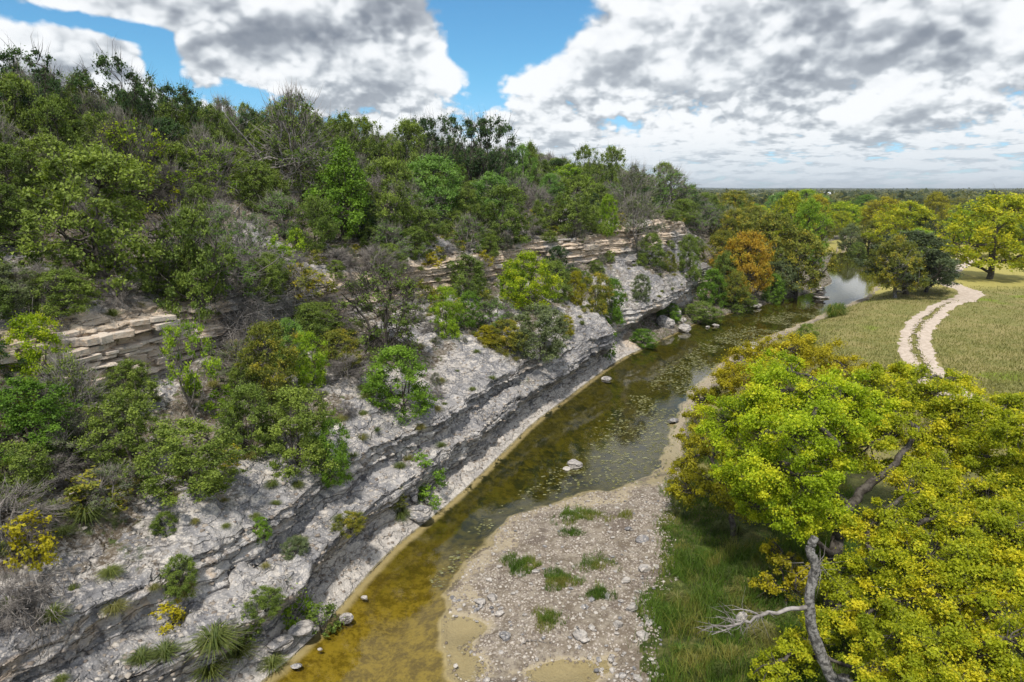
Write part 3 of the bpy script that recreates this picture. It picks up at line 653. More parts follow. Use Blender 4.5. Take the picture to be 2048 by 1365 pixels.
def proto(name, seed, nc=120, per=60, rc=.17, leaf=.045, zlo=.1, zhi=1.0, prof='dome', trunk=.05, limbs=6, twigs=0, lumpy=.35, quad=False, droop=0.0, wood=True, trunks=1, shell=.5, flat=.75, lean=0.0):
    """unit plant: radius about 1, height 1 (vertical lengths are doubled by the caller's scale)"""
    rng = np.random.default_rng(seed); G, W = Geo(), Geo()
    cs = []
    ph = rng.uniform(0, 6.28, 6)
    tries = 0
    while len(cs) < nc and tries < 20000:
        tries += 1
        a = rng.uniform(0, 6.283); z = rng.uniform(0, 1)
        if prof == 'dome': rmax = math.sqrt(max(0, 1 - (abs(z - .38) / .62) ** 2.2))
        elif prof == 'cone': rmax = (1 - z) ** .62 * (.45 + .55 * min(1, z / .18))
        elif prof == 'umbrella': rmax = math.sqrt(max(0, 1 - z ** 2.4)) * (.75 + .25 * min(1, z / .2))
        else: rmax = math.sqrt(max(0, 1 - (abs(z - .6) / .42) ** 2)) if z > .18 else .2
        lum = 1 + lumpy * (math.sin(a * 2 + ph[0] + z * 4) * .5 + math.sin(a * 3 + ph[1] - z * 6) * .5 + math.sin(a * 5 + ph[2] + z * 9) * .35)
        rr = rmax * lum * .88 * math.sqrt(rng.uniform(.28 if prof != 'umbrella' else .1, 1))
        zz = zlo + (zhi - zlo) * z
        cs.append((rr * math.cos(a) + lean * z, rr * math.sin(a), 2 * zz))
    cs = np.array(cs); ref = np.array([0, 0, (zlo + zhi) * .8])
    for c in cs:
        k = rng.uniform(.6, 1.25)
        if per: clump(G, c, rc * k, int(per * k * k), leaf, rng, rng.uniform(.15, .75), ref, quad, flat=flat, shell=shell)
    # wood
    for tk in range(trunks):
        off = rng.normal(size=2) * .10 * (trunks > 1)
        top = np.array([off[0] * 4 + lean * .5, off[1] * 4, 2 * (zlo * .3 + zhi * .72)])
        base = np.array([off[0] * .15, off[1] * .15, -.06]) if tk == 0 else tp0[1]
        tp = bez(base, (base + top) / 2 + rng.normal(size=3) * .13, top, 9); tp[1:-1] += rng.normal(size=(7, 3)) * .022
        tube(W, tp, trunk, trunk * .35, 7, rng, .15)
        if tk == 0: tp0 = tp
    lp = [tp0]
    far = cs[np.argsort(-np.linalg.norm(cs[:, :2], axis=1))][:max(limbs * 3, 1)]
    for k in range(limbs):
        e = far[rng.integers(len(far))] * np.array([.75, .75, .9]); zf = rng.uniform(.15, .6)
        s_ = tp0[int(zf * 8)]
        if s_[2] > e[2]: s_ = tp0[1]
        q_ = bez(s_, np.array([(s_[0] + e[0]) * .6, (s_[1] + e[1]) * .6, s_[2] * .7 + e[2] * .3 - droop * .2]), e, 8); q_[1:-1] += rng.normal(size=(6, 3)) * .025
        tube(W, q_, trunk * .55, trunk * .16, 5, rng, .12); lp.append(q_)
    allp = np.concatenate(lp)
    for c in cs[::(1 if nc < 160 else 2)]:
        dd = np.linalg.norm(allp - c, axis=1) + np.maximum(0, allp[:, 2] - c[2]) * 2
        s_ = allp[int(np.argmin(dd))]
        q_ = bez(s_, (s_ + c) / 2 + np.array([0, 0, .06 - droop * .1]) + rng.normal(size=3) * .04, c, 4)
        tube(W, q_, trunk * .16, trunk * .05, 3)
    if twigs:
        sel = cs[rng.integers(len(cs), size=twigs)]
        o = sel - ref; o /= np.linalg.norm(o, axis=1)[:, None] + 1e-9
        tip = sel + o * rng.uniform(.08, .36, twigs)[:, None] + rng.normal(size=(twigs, 3)) * .13; tip[:, 2] -= droop * rng.uniform(0, .5, twigs)
        tip[:, 2] = np.maximum(tip[:, 2], .03)
        spikes(W, sel - o * rng.uniform(.0, .25, twigs)[:, None] + rng.normal(size=(twigs, 3)) * .05, tip, .0075, rng)
    return (G.mesh(name + '_crown', M['cedar']) if per else None, W.mesh(name + '_trunk', M['bark'], smooth=True))
P = {}
P['cedar'] = [proto('cedar', 10 + k, nc=185, per=95, rc=.15, leaf=.027, zlo=.07, prof='cone' if k == 3 else 'dome', twigs=160, lumpy=.5, trunk=.045, trunks=1 + k % 2) for k in range(4)]
P['bush'] = [proto('bush', 30 + k, nc=180, per=120, rc=.17, leaf=.027, zlo=.02, prof='dome', twigs=120, lumpy=.32, trunk=.03, trunks=3) for k in range(3)]
P['open'] = [proto('open', 40 + k, nc=70, per=90, rc=.15, leaf=.032, zlo=.30, prof='tall', twigs=220, lumpy=.6, trunk=.04, limbs=8, trunks=2) for k in range(3)]
P['broad'] = [proto('broad', 50 + k, nc=230, per=85, rc=.15, leaf=.027, zlo=.2, prof='dome', twigs=60, lumpy=.4, trunk=.07, limbs=9) for k in range(3)]
P['umbrella'] = [proto('umbrella', 60 + k, nc=260, per=70, rc=.13, leaf=.026, zlo=.26, prof='umbrella', twigs=60, lumpy=.25, trunk=.06, limbs=12, flat=.6) for k in range(2)]
P['sparse'] = [proto('sparse', 70 + k, nc=90, per=65, rc=.16, leaf=.027, zlo=.08, prof='dome', twigs=900, lumpy=.5, trunk=.035, trunks=3, limbs=9) for k in range(3)]
P['brush'] = [proto('brush', 80 + k, nc=90, per=0, zlo=.03, prof='dome', twigs=1500, lumpy=.5, trunk=.03, trunks=3, limbs=10, droop=.35) for k in range(2)]
P['small'] = [proto('small', 90 + k, nc=34, per=46, rc=.30, leaf=.075, zlo=.05, prof='dome', twigs=40, lumpy=.4, trunk=.04, limbs=3, trunks=2) for k in range(2)]
def tuft_proto(seed, n=300, w=.022, arch=1.0):
    rng = np.random.default_rng(seed); G = Geo()
    a = rng.uniform(0, 6.283, n); r0 = rng.uniform(0, .18, n); L = rng.uniform(.55, 1.05, n); el = rng.uniform(.35, 1.35, n)
    d = np.stack([np.cos(a), np.sin(a), 0 * a], 1); s = np.stack([-np.sin(a), np.cos(a), 0 * a], 1) * (w * rng.uniform(.5, 1, n))[:, None]
    b = d * r0[:, None]
    m = b + d * (L * np.cos(el) * .55)[:, None] + np.array([0, 0, 1]) * (L * np.sin(el) * .8)[:, None]
    e = m + d * (L * .55)[:, None] + np.array([0, 0, 1]) * (L * np.sin(el) * .15 - arch * .32 * L)[:, None]
    v = np.stack([b - s, b + s, m + s * .7, m - s * .7, e], 1).reshape(-1, 3); o = (np.arange(n) * 5)[:, None]
    f = np.concatenate([o + np.array([[0, 1, 2]]), o + np.array([[0, 2, 3]]), o + np.array([[3, 2, 4]])])
    G.add(v, f, np.tile(rng.uniform(0, 1, n), 3)); return G.mesh('grass_tuft', M['tuft'])
TUFT = [tuft_proto(1), tuft_proto(2, 220, .026, .6), tuft_proto(3, 340, .02, 1.2)]

PR = random.Random(4)
COUNT = {}
def plant(kind, name, label, cat, loc, w, h, mat, bark='bark', group=None, rz=None, tilt=0.0):
    """w, h: crown width and total height in metres"""
    pc, pw = PR.choice(P[kind])
    e = bpy.data.objects.new(name, None); COL.objects.link(e); e.empty_display_size = .3
    e.location = loc; e.rotation_euler = (PR.uniform(-.08, .08) + tilt, PR.uniform(-.08, .08), PR.uniform(0, 6.28) if rz is None else rz)
    e.scale = (w / 2, w / 2, h / 2)
    tag(e, label, cat, group)
    for me, mt, nm in ((pc, mat, 'crown'), (pw, bark, 'trunk' if kind not in ('bush', 'brush', 'small', 'sparse') else 'stems')):
        if me is None: continue
        o = obj(nm, me, e); o.material_slots[0].link = 'OBJECT'; o.material_slots[0].material = M[mt]
    COUNT[name] = COUNT.get(name, 0) + 1
    return e
def at_px(px, py):
    p = cast(px, py)
    return p if p is not None else Vector((*gp(px, max(py, 400), 1), 1))
def on_px(kind, name, label, cat, px, py, wp, hp, mat, bark='bark', group=None, sink=.1):
    """stands where the line of sight through a photo pixel meets the land; sizes given in photo pixels"""
    p = at_px(px, py); k = mpp(p)
    return plant(kind, name, label, cat, (p.x, p.y, p.z - sink), wp * k, hp * k * 1.06, mat, bark, group)
BLOCKED = []
def hand(px, py, r=0): BLOCKED.append((px, py, r))

# -- shrubs and trees on the bluff that one can tell apart: kind, name, label, base x, base y, width, height, foliage, bark
HAND = [
 ('bush', 'green_shrub', 'dense bright green shrub on the white rock slope below the grey twiggy juniper', 800, 822, 150, 125, 'green', 'bark'),
 ('sparse', 'juniper_tree', 'grey twiggy juniper with forked trunk above the bright green shrub', 765, 715, 200, 170, 'cedar', 'bark'),
 ('bush', 'sumac_shrub', 'tall lime yellow shrub just right of the grey twiggy juniper', 895, 672, 72, 95, 'lime', 'bark'),
 ('bush', 'shrub', 'dull olive shrub on the ledge left of the grey twiggy juniper', 680, 730, 100, 70, 'olive', 'bark'),
 ('bush', 'sumac_shrub', 'lime yellow shrub beside the big grey brush pile', 625, 775, 85, 110, 'lime', 'bark'),
 ('bush', 'shrub', 'mixed green and rusty shrub under the big grey brush pile', 540, 790, 130, 140, 'olive', 'bark'),
 ('bush', 'shrub', 'green shrub in the gap between two lime yellow shrubs', 575, 740, 80, 100, 'softlime', 'bark'),
 ('open', 'elm_sapling', 'slender yellow green sapling in front of the tan block wall', 395, 840, 120, 190, 'lime', 'twig'),
 ('small', 'sumac_shrub', 'low lime clump at the foot of the slender sapling', 450, 830, 70, 60, 'lime', 'bark'),
 ('bush', 'elm_sapling', 'yellow green leafy shrub left of the tan block wall', 75, 800, 150, 165, 'elmgreen', 'twig'),
 ('bush', 'shrub', 'green leafy shrub at the left edge below the tan block wall', 60, 900, 190, 140, 'green', 'bark'),
 ('sparse', 'dead_topped_shrub', 'half bare shrub with grey twigs left of the tan block wall', 165, 870, 140, 150, 'cedar', 'dead'),
 ('bush', 'juniper_shrub', 'dark green juniper shrub under the tan block wall', 270, 925, 170, 140, 'cedar', 'bark'),
 ('bush', 'juniper_shrub', 'wide dark juniper shrub sprawling above the white slope', 380, 985, 200, 140, 'cedar', 'bark'),
 ('sparse', 'shrub', 'brown twiggy shrub left of the sprawling dark juniper', 230, 1010, 130, 80, 'cedar_grey', 'twig'),
 ('bush', 'juniper_shrub', 'big olive green juniper shrub in the middle of the near slope', 600, 930, 170, 150, 'cedar', 'bark'),
 ('bush', 'shrub', 'green shrub with yellow side right of the olive juniper', 665, 960, 90, 120, 'green', 'bark'),
 ('small', 'yellow_shrub', 'small golden shrub among dark ones at the slope edge', 455, 925, 60, 40, 'gold', 'bark'),
 ('bush', 'juniper_shrub', 'dark shrub between the sapling and the olive juniper', 500, 900, 120, 130, 'cedar', 'bark'),
 ('small', 'yellow_shrub', 'drooping yellow leaved shrub at the left edge on the white slope', 70, 1130, 105, 110, 'gold', 'bark'),
 ('brush', 'dead_brush', 'dark dry brush at the left edge below the yellow shrub', 25, 1235, 120, 100, 'twig', 'twig'),
 ('bush', 'juniper_shrub', 'small upright juniper on the bare white slope', 360, 1185, 72, 80, 'cedar', 'bark'),
 ('small', 'yellow_shrub', 'round golden shrub standing on the lower ledge', 340, 1250, 75, 55, 'gold', 'bark'),
 ('small', 'green_shrub', 'bright lime shrub near the water at the lower left', 585, 1245, 80, 85, 'lime', 'bark'),
 ('small', 'shrub', 'dark green shrub by the water with yellow flecks', 490, 1275, 85, 75, 'cedar', 'bark'),
 ('small', 'shrub', 'deep green low bush at the water edge beside the flat slab', 640, 1265, 80, 60, 'cedar', 'bark'),
 ('small', 'green_shrub', 'bright green bush above the boulder at the water edge', 850, 975, 80, 70, 'green', 'bark'),
 ('small', 'green_shrub', 'little green bush just over the grey boulder', 855, 1010, 55, 40, 'green', 'bark'),
 ('bush', 'juniper_shrub', 'dark juniper hanging over the cliff edge at the middle of the creek', 1080, 715, 130, 100, 'cedar_grey', 'bark'),
 ('bush', 'yellow_shrub', 'yellow shrub on the edge left of the hanging juniper', 975, 690, 55, 40, 'gold', 'bark'),
 ('bush', 'yellow_shrub', 'yellow shrub on the jutting rock corner', 1130, 668, 45, 38, 'gold', 'bark'),
 ('bush', 'shrub', 'dull green shrub left of the hanging juniper', 1010, 700, 80, 60, 'olive', 'bark'),
 ('bush', 'shrub', 'green and rusty shrub pair in the notch above the recess', 1195, 625, 60, 75, 'olive', 'bark'),
 ('bush', 'green_shrub', 'green columnar shrub in the notch above the recess', 1225, 645, 62, 85, 'green', 'bark'),
 ('small', 'green_shrub', 'green bush at the water inside the rock recess', 1212, 715, 48, 55, 'green', 'bark'),
 ('bush', 'shrub', 'round grey green shrub on the pale overhanging shelf', 1282, 600, 44, 50, 'cedar_grey', 'bark'),
 ('bush', 'shrub', 'leafy green and yellow thicket on the middle ledge', 1060, 610, 120, 100, 'elmgreen', 'bark'),
 ('bush', 'sumac_shrub', 'yellow topped shrub left in the middle ledge thicket', 1025, 600, 60, 70, 'lime', 'bark'),
 ('bush', 'shrub', 'dark green shrub right in the middle ledge thicket', 1110, 600, 70, 75, 'cedar', 'bark'),
 ('bush', 'yellow_shrub', 'yellow green shrub at the right end of the ledge thicket', 1150, 610, 45, 65, 'gold', 'bark'),
 ('cedar', 'juniper_tree', 'narrow dark juniper in front of the upper wall', 1118, 560, 55, 65, 'cedar_dark', 'bark'),
 ('bush', 'shrub', 'green shrub above the lime yellow column shrub', 930, 590, 100, 75, 'cedar', 'bark'),
 ('bush', 'shrub', 'green shrub between the lime column and the ledge thicket', 935, 650, 60, 65, 'green', 'bark'),
 ('sparse', 'shrub', 'thin pale shrub below the ledge thicket', 985, 660, 90, 60, 'softlime', 'bark'),
 ('small', 'green_shrub', 'small round lime shrub above the bare fallen branches', 557, 535, 55, 60, 'lime', 'bark'),
 ('small', 'sumac_shrub', 'small lime shrub right of the round one above the fallen branches', 595, 510, 42, 50, 'lime', 'bark'),
 ('small', 'shrub', 'small olive shrub among the bare fallen branches', 630, 590, 80, 50, 'olive', 'bark'),
 ('cedar', 'juniper_tree', 'leaning juniper with thick dark trunk over the left slope', 215, 580, 260, 260, 'cedar', 'bark'),
 ('cedar', 'juniper_tree', 'green juniper drooping over the top of the tan block wall', 385, 645, 150, 210, 'cedar', 'bark'),
 ('sparse', 'juniper_tree', 'juniper with yellowish tips on the upper left hillside', 290, 440, 170, 180, 'elmgreen', 'bark'),
 ('bush', 'juniper_shrub', 'low juniper at the left edge above the pale ledge', 130, 620, 130, 80, 'cedar', 'bark'),
 ('bush', 'juniper_shrub', 'low dark juniper at the far left above the pale ledge', 30, 610, 110, 80, 'cedar_grey', 'bark'),
 ('bush', 'juniper_shrub', 'bright tipped juniper shrub at the upper left of the bare slope', 140, 440, 130, 90, 'cedar', 'bark'),
 ('sparse', 'juniper_tree', 'crooked limbed half bare juniper with bright split trunk', 590, 400, 190, 190, 'cedar', 'dead'),
 ('sparse', 'oak_tree', 'lime topped tree at the centre of the left hillside', 430, 400, 130, 110, 'lime', 'twig'),
 ('bush', 'juniper_shrub', 'bright green juniper shrub left of the big dense juniper', 520, 420, 100, 90, 'cedar', 'bark'),
 ('cedar', 'juniper_tree', 'big dense green juniper above the bare rock path', 680, 480, 170, 170, 'green', 'bark'),
 ('cedar', 'juniper_tree', 'dense green juniper right of the big one', 780, 480, 130, 150, 'cedar', 'bark'),
 ('cedar', 'juniper_tree', 'broad green juniper left of the pale feathery trees', 690, 400, 130, 110, 'green', 'bark'),
 ('broad', 'feathery_tree', 'pale green feathery tree with domed top on the hillside', 865, 450, 140, 125, 'softlime', 'twig'),
 ('broad', 'feathery_tree', 'blue green feathery tree behind the pale domed one', 820, 370, 110, 90, 'cedar_grey', 'twig'),
 ('broad', 'feathery_tree', 'pale green feathery tree with a white trunk at the cliff top', 985, 460, 110, 105, 'softlime', 'palebark'),
 ('broad', 'feathery_tree', 'bright lime feathery tree at the centre of the ridge', 1135, 400, 95, 65, 'lime', 'twig'),
 ('broad', 'feathery_tree', 'pale lime tree in front of the bright lime one', 1100, 430, 70, 75, 'softlime', 'twig'),
 ('broad', 'feathery_tree', 'tall yellow green narrow tree below the round skyline tree', 1042, 400, 60, 100, 'softlime', 'twig'),
 ('cedar', 'juniper_tree', 'full green juniper at the lip of the middle wall', 1010, 490, 120, 110, 'cedar', 'bark'),
 ('cedar', 'juniper_tree', 'dark juniper with lime right side over the middle wall', 1150, 470, 110, 110, 'cedar', 'bark'),
 ('bush', 'sumac_shrub', 'lime shrub spilling over the middle wall top', 1215, 470, 45, 75, 'lime', 'bark'),
 ('sparse', 'juniper_tree', 'grey brown juniper hanging over the wall right of the lime shrub', 1275, 500, 90, 100, 'cedar_grey', 'twig'),
 ('bush', 'juniper_shrub', 'dark shrub at the foot of the pink upper wall', 1300, 530, 60, 60, 'cedar', 'bark'),
 ('bush', 'shrub', 'hanging green shrub on the face of the last rock block', 1380, 560, 52, 85, 'cedar', 'bark'),
 ('bush', 'shrub', 'small green shrub below the last hanging shrub', 1340, 545, 35, 40, 'olive', 'bark'),
 ('sparse', 'shrub', 'pale yellowish bush on the far cliff top', 1330, 425, 110, 80, 'softlime', 'twig'),
 ('sparse', 'juniper_tree', 'grey purple tree above the far cliff top', 1260, 440, 90, 100, 'cedar_grey', 'twig'),
 ('sparse', 'dead_brush', 'rusty small shrub between the pale feathery trees', 925, 410, 30, 30, 'orange', 'twig'),
 ('bush', 'green_shrub', 'lush green bank plants in the shade under the long overhang', 1285, 690, 62, 32, 'green', 'bark'),
 ('bush', 'green_shrub', 'low green plants between the mossy boulder and the overhang', 1335, 640, 60, 34, 'green', 'bark'),
 ('bush', 'shrub', 'dark green low growth along the bank past the tan boulder', 1400, 640, 80, 36, 'cedar', 'bark'),
 ('bush', 'shrub', 'dark growth hanging over the bank below the orange tree', 1475, 622, 70, 40, 'cedar', 'bark'),
 ('bush', 'juniper_shrub', 'dark shrub on the bench left of the bright lime shrub by the water', 530, 1225, 80, 55, 'cedar', 'bark'),
 ('bush', 'shrub', 'grassy green shrub above the boulders at the water edge', 790, 1010, 60, 45, 'olive', 'bark'),
 ('bush', 'shrub', 'brown green shrub on the lower ledge left of the water edge boulders', 700, 1060, 70, 40, 'olive', 'bark'),
 ('bush', 'shrub', 'green shrub on the lower ledge below the olive juniper shrub', 590, 1110, 60, 40, 'cedar_grey', 'bark'),
 ('bush', 'green_shrub', 'small fresh green shrub on the ledge above the rusty ledge shrubs', 520, 1075, 45, 45, 'green', 'bark'),
 # trees along the far left bank
 ('broad', 'bank_tree', 'olive tree with yellow crown beside the last rock block', 1440, 570, 70, 100, 'olive', 'bark'),
 ('bush', 'green_shrub', 'bright green bush at the end of the overhang', 1425, 612, 62, 70, 'green', 'bark'),
 ('broad', 'orange_tree', 'orange leaved tree leaning over the creek bank', 1490, 605, 110, 130, 'orange', 'bark'),
 ('broad', 'orange_tree', 'small orange olive tree below the orange leaved tree', 1468, 618, 60, 70, 'olive', 'bark'),
 ('broad', 'bank_tree', 'large russet green tree behind the orange leaved tree', 1530, 575, 150, 135, 'olive', 'bark'),
 ('broad', 'bank_tree', 'rounded green gold tree overhanging the creek bend', 1590, 598, 130, 125, 'olive', 'bark'),
 ('bush', 'green_shrub', 'round bright green willow bush at the water below the orange tree', 1542, 607, 52, 55, 'green', 'bark'),
 ('broad', 'bank_tree', 'olive gold tree on top behind the last rock block', 1462, 500, 80, 75, 'olive', 'bark'),
 ('broad', 'bank_tree', 'russet topped tree behind the large russet green one', 1500, 490, 100, 70, 'olive', 'bark'),
 ('broad', 'bank_tree', 'dark green tree filling the bank under the olive trees', 1440, 600, 60, 90, 'cedar', 'bark'),
 ('broad', 'bank_tree', 'dark green tree between orange tree and creek bend', 1565, 600, 80, 80, 'cedar_grey', 'bark'),
]
for kd, nm, lb, x, y, w, h, mt, bk in HAND:
    cat = 'tree' if 'tree' in nm or 'sapling' in nm else ('dead bush' if 'dead' in nm else 'shrub')
    if kd == 'brush': on_px(kd, nm, lb, 'dead bush', x, y, w, h, mt, bk)
    else: on_px(kd, nm, lb, cat, x, y, w, h, mt, bk)
    hand(x, y - h * .4, max(w, h) * .42)

# -- skyline trees: photo x, y of the top, distance, width in photo pixels
SKYL = [(60, 100, 38, 150, 'open', 'dark open crowned oak at the left end of the skyline'), (20, 130, 40, 110, 'open', 'dark ragged oak at the very left edge of the skyline'),
        (100, 165, 39, 70, 'open', 'short dark oak right of the two leftmost skyline oaks'), (157, 142, 41, 46, 'cedar', 'narrow pointed juniper between two skyline oaks'),
        (225, 115, 42, 120, 'open', 'tall dark crooked oak standing above the left skyline'), (270, 190, 43, 70, 'open', 'lower oak right of the tall crooked one'),
        (350, 172, 46, 110, 'open', 'wide dark oak at the left third of the skyline'), (420, 210, 48, 90, 'cedar', 'sloping green juniper right of the wide dark oak'),
        (500, 220, 50, 70, 'open', 'small dark skyline tree left of the bare twig topped one'), (572, 196, 52, 100, 'sparse', 'bare twig topped tree on the left middle skyline'),
        (690, 228, 57, 80, 'cedar', 'dark bushy tree at the middle of the skyline'), (735, 235, 60, 80, 'cedar', 'dark tree with a twig top at mid skyline'),
        (845, 236, 66, 50, 'open', 'small see through tree left of the rounded skyline oak'), (885, 232, 67, 50, 'open', 'thin see through tree next to the rounded skyline oak'),
        (810, 240, 62, 50, 'cedar', 'little round topped tree on the middle skyline'), (980, 236, 70, 110, 'open', 'large rounded dark oak at the centre of the skyline'),
        (945, 240, 70, 60, 'open', 'left half of the double crowned central skyline oak'), (1065, 285, 78, 55, 'cedar', 'dark tree just right of the central skyline oak'),
        (1180, 292, 86, 50, 'cedar', 'dark pointed tree on the right slope of the skyline'), (1225, 292, 90, 45, 'cedar', 'tallest small tree on the right slope of the skyline'),
        (1330, 325, 102, 70, 'cedar', 'rounded tree low on the right skyline'), (630, 225, 54, 70, 'cedar', 'dark round tree right of the bare twig topped one')]
for x, yt, Y, w, kd, lb in SKYL:
    d = px_dir(x, yt); t_ = Y / d.y; X = d.x * t_; zt = H + d.z * t_; zg = drop(X, Y)
    h = max(1.5, zt - zg)
    plant(kd, 'skyline_oak' if kd == 'open' else 'skyline_juniper', lb, 'tree', (X, Y, zg - .1), max(w * Y / F, .62 * h), h, 'cedar_dark' if kd == 'open' else 'cedar', 'bark')

# -- dense brush of the ridge, tree by tree
LM = [(60, 120, 'leftmost skyline oak'), (225, 130, 'tall crooked skyline oak'), (350, 190, 'wide dark skyline oak'), (572, 210, 'bare twig topped skyline tree'), (700, 240, 'dark bushy skyline tree'), (885, 245, 'see through skyline trees'),
      (985, 260, 'rounded central skyline oak'), (1225, 300, 'tallest small tree on the right skyline'), (590, 360, 'split trunk juniper'), (680, 420, 'big dense green juniper'), (430, 340, 'lime topped hillside tree'), (865, 390, 'pale domed feathery tree'),
      (985, 420, 'white trunked feathery tree'), (1135, 370, 'bright lime feathery tree'), (1150, 440, 'dark juniper over the middle wall'), (1275, 470, 'juniper hanging by the lime wall shrub'), (1330, 400, 'pale bush on the far cliff top'), (215, 450, 'leaning thick trunked juniper'),
      (385, 540, 'juniper over the tan block wall'), (520, 600, 'pile of dead twigs'), (280, 720, 'tan block wall'), (400, 750, 'slender yellow sapling'), (600, 860, 'olive green juniper shrub'), (380, 920, 'sprawling dark juniper shrub'), (100, 730, 'elm shrub left of the block wall'),
      (765, 630, 'grey twiggy forked juniper'), (800, 760, 'dense bright green shrub'), (895, 620, 'tall lime yellow shrub'), (1070, 570, 'leafy middle ledge thicket'), (1080, 670, 'juniper hanging at the cliff edge'), (1190, 690, 'jutting rock corner'), (1282, 580, 'round shrub on the pale shelf'),
      (340, 1225, 'round golden shrub'), (360, 1140, 'upright juniper on the white slope'), (70, 1080, 'drooping yellow shrub'), (20, 1220, 'dark brush at the left edge'), (585, 1205, 'bright lime shrub by the water'), (850, 940, 'bright green bush over the boulder'), (640, 535, 'bare fallen trunk'), (100, 560, 'grey branches at the left edge'),
      (1490, 540, 'orange leaved tree'), (1590, 550, 'round green gold bank tree'), (840, 1038, 'big grey water edge boulder'), (975, 760, 'plain white rock slope')]
USED = {}
def where(px, py, lms=None):
    a, b, nm = min(lms or LM, key=lambda l: (l[0] - px) ** 2 + (l[1] - py) ** 2 * 1.6)
    dx, dy = px - a, py - b; an = math.degrees(math.atan2(-dy, dx)) % 360
    dr = ['right of', 'above and right of', 'above', 'above and left of', 'left of', 'below and left of', 'below', 'below and right of'][int((an + 22.5) // 45) % 8]
    ds = math.hypot(dx, dy); ad = 'just ' if ds < 45 else ('' if ds < 95 else 'well ')
    return '%s%s the %s' % (ad, dr, nm)
def proj(p):
    y_ = p[1] * math.cos(PITCH) - (p[2] - H) * math.sin(PITCH)
    u_ = (p[1] * math.sin(PITCH) + (p[2] - H) * math.cos(PITCH)) / y_
    return 1024 + p[0] / y_ * F, 682.5 - u_ * F
rng = np.random.default_rng(77)
pts = []
def poisson(n, S0, S1, d0, d1, rad, acc=lambda S, d: 1.0, grow=.0):
    out = []
    for _ in range(n):
        S = rng.uniform(S0, S1); d = rng.uniform(d0, d1)
        if rng.uniform() > acc(S, d): continue
        x, y = bank(np.float64(S), np.float64(d)); x, y = float(x), float(y); r = rad * (1 + grow * max(0, S))
        if any((x - a) ** 2 + (y - b) ** 2 < r * r for a, b in pts): continue
        pts.append((x, y)); out.append((S, d, x, y))
    return out
n_j = n_o = 0
for S, d, x, y in poisson(12000, -8, 150, 10.4, 31, 1.65, lambda S, d: 1.0 if d > 16 or S > 24 else (.25 if d > 13 else .06), .0062):
    z = drop(x, y); q_ = proj((x, y, z + 2))
    if q_[0] < -160 or q_[0] > 2200 or y < 4: continue
    if any(math.hypot(q_[0] - a, (q_[1] - b)) < r * .55 for a, b, r in BLOCKED): continue
    k = rng.uniform()
    if n_j >= 270 and k < .62: k = .7
    h = rng.uniform(2.3, 3.6) if d < 20 else rng.uniform(3.4, 4.6) * (.62 if d < 13 else .8 if d < 15 else 1); w = rng.uniform(2.3, 3.7) * (1 + .2 * (S > 60))
    zone = 'left part' if S < 22 else ('middle part' if S < 60 else 'far right part')
    if k < .46: a = ('cedar', 'juniper_tree', 'green juniper packed among others in the brush on the ridge, %s' % zone, 'cedar', 'bark')
    elif k < .60: a = ('cedar', 'juniper_tree', 'dark juniper packed among others in the brush on the ridge, %s' % zone, 'cedar_dark', 'bark')
    elif k < .76: a = ('sparse', 'scrub_oak', 'grey twiggy half bare tree in the brush on the ridge, %s' % zone, 'cedar_grey', 'twig')
    elif k < .92: a = ('sparse', 'scrub_oak', 'thin leaved green tree in the brush on the ridge, %s' % zone, 'green' if rng.uniform() < .5 else 'softlime', 'twig')
    else: a = ('brush', 'dead_tree', 'leafless grey tree in the brush on the ridge, %s' % zone, 'twig', 'twig')
    if a[1] == 'juniper_tree': n_j += 1
    kk = a[2].split(' in the')[0].split(' packed')[0]
    plant(a[0], a[1], ('low ' if h < 2.5 else 'tall ' if h > 3.4 else '') + kk + ' ' + where(*q_), 'tree', (x, y, z - .15), w, h, a[3], a[4], group=kk + 's of the ridge')
# small shrubs and dead brush on slopes and ledges
for S, d, x, y in poisson(4200, -8, 72, 2.2, 13.4, 1.02, lambda S, d: .95 if (d > 5.4 and not (d < 7 and 20 < S < 36)) else .5, .006):
    z = drop(x, y); q_ = proj((x, y, z + .5))
    if q_[0] < -60 or q_[0] > 1450 or q_[1] > 1380: continue
    if any(math.hypot(q_[0] - a, (q_[1] - b)) < r * .8 for a, b, r in BLOCKED): continue
    if (d < 5.0 or (d < 7 and 20 < S < 36)) and S > 20 and fbm(x * .22, y * .22, seed=131) < .50: continue
    if d < 5.6 and S <= 20 and fbm(x * .25, y * .25, seed=132) < .50: continue
    if -4 < S < 8 and 8.0 < d < 11.6 and rng.uniform() < .85: continue
    k = rng.uniform(); w = rng.uniform(1.0, 2.5) if d > 5.6 else rng.uniform(.4, 1.1); h = w * rng.uniform(.6, .95)
    zone = 'near' if S < 20 else 'distant'
    if k < .34: plant('bush', 'juniper_shrub', 'small green juniper shrub ' + where(*q_), 'shrub', (x, y, z - .08), w, h, 'cedar', group='small green shrubs of the bluff slope')
    elif k < .58: plant('brush', 'dead_brush', 'bare grey brush clump ' + where(*q_), 'dead bush', (x, y, z - .08), w * 1.25, h * .9, 'twig', 'twig', group='grey brush of the bluff slope')
    elif k < .74: plant('small', 'shrub', 'small olive shrub ' + where(*q_), 'shrub', (x, y, z - .08), w * .8, h * .8, 'olive', group='small olive shrubs of the bluff slope')
    elif k < .80: plant('small', 'yellow_shrub', 'small yellow shrub ' + where(*q_), 'shrub', (x, y, z - .08), w * .6, h * .7, 'gold', group='small yellow shrubs of the bluff slope')
    else: plant('sparse', 'shrub', 'thin grey green shrub ' + where(*q_), 'shrub', (x, y, z - .08), w, h, 'cedar_grey', 'twig', group='thin shrubs of the bluff slope')
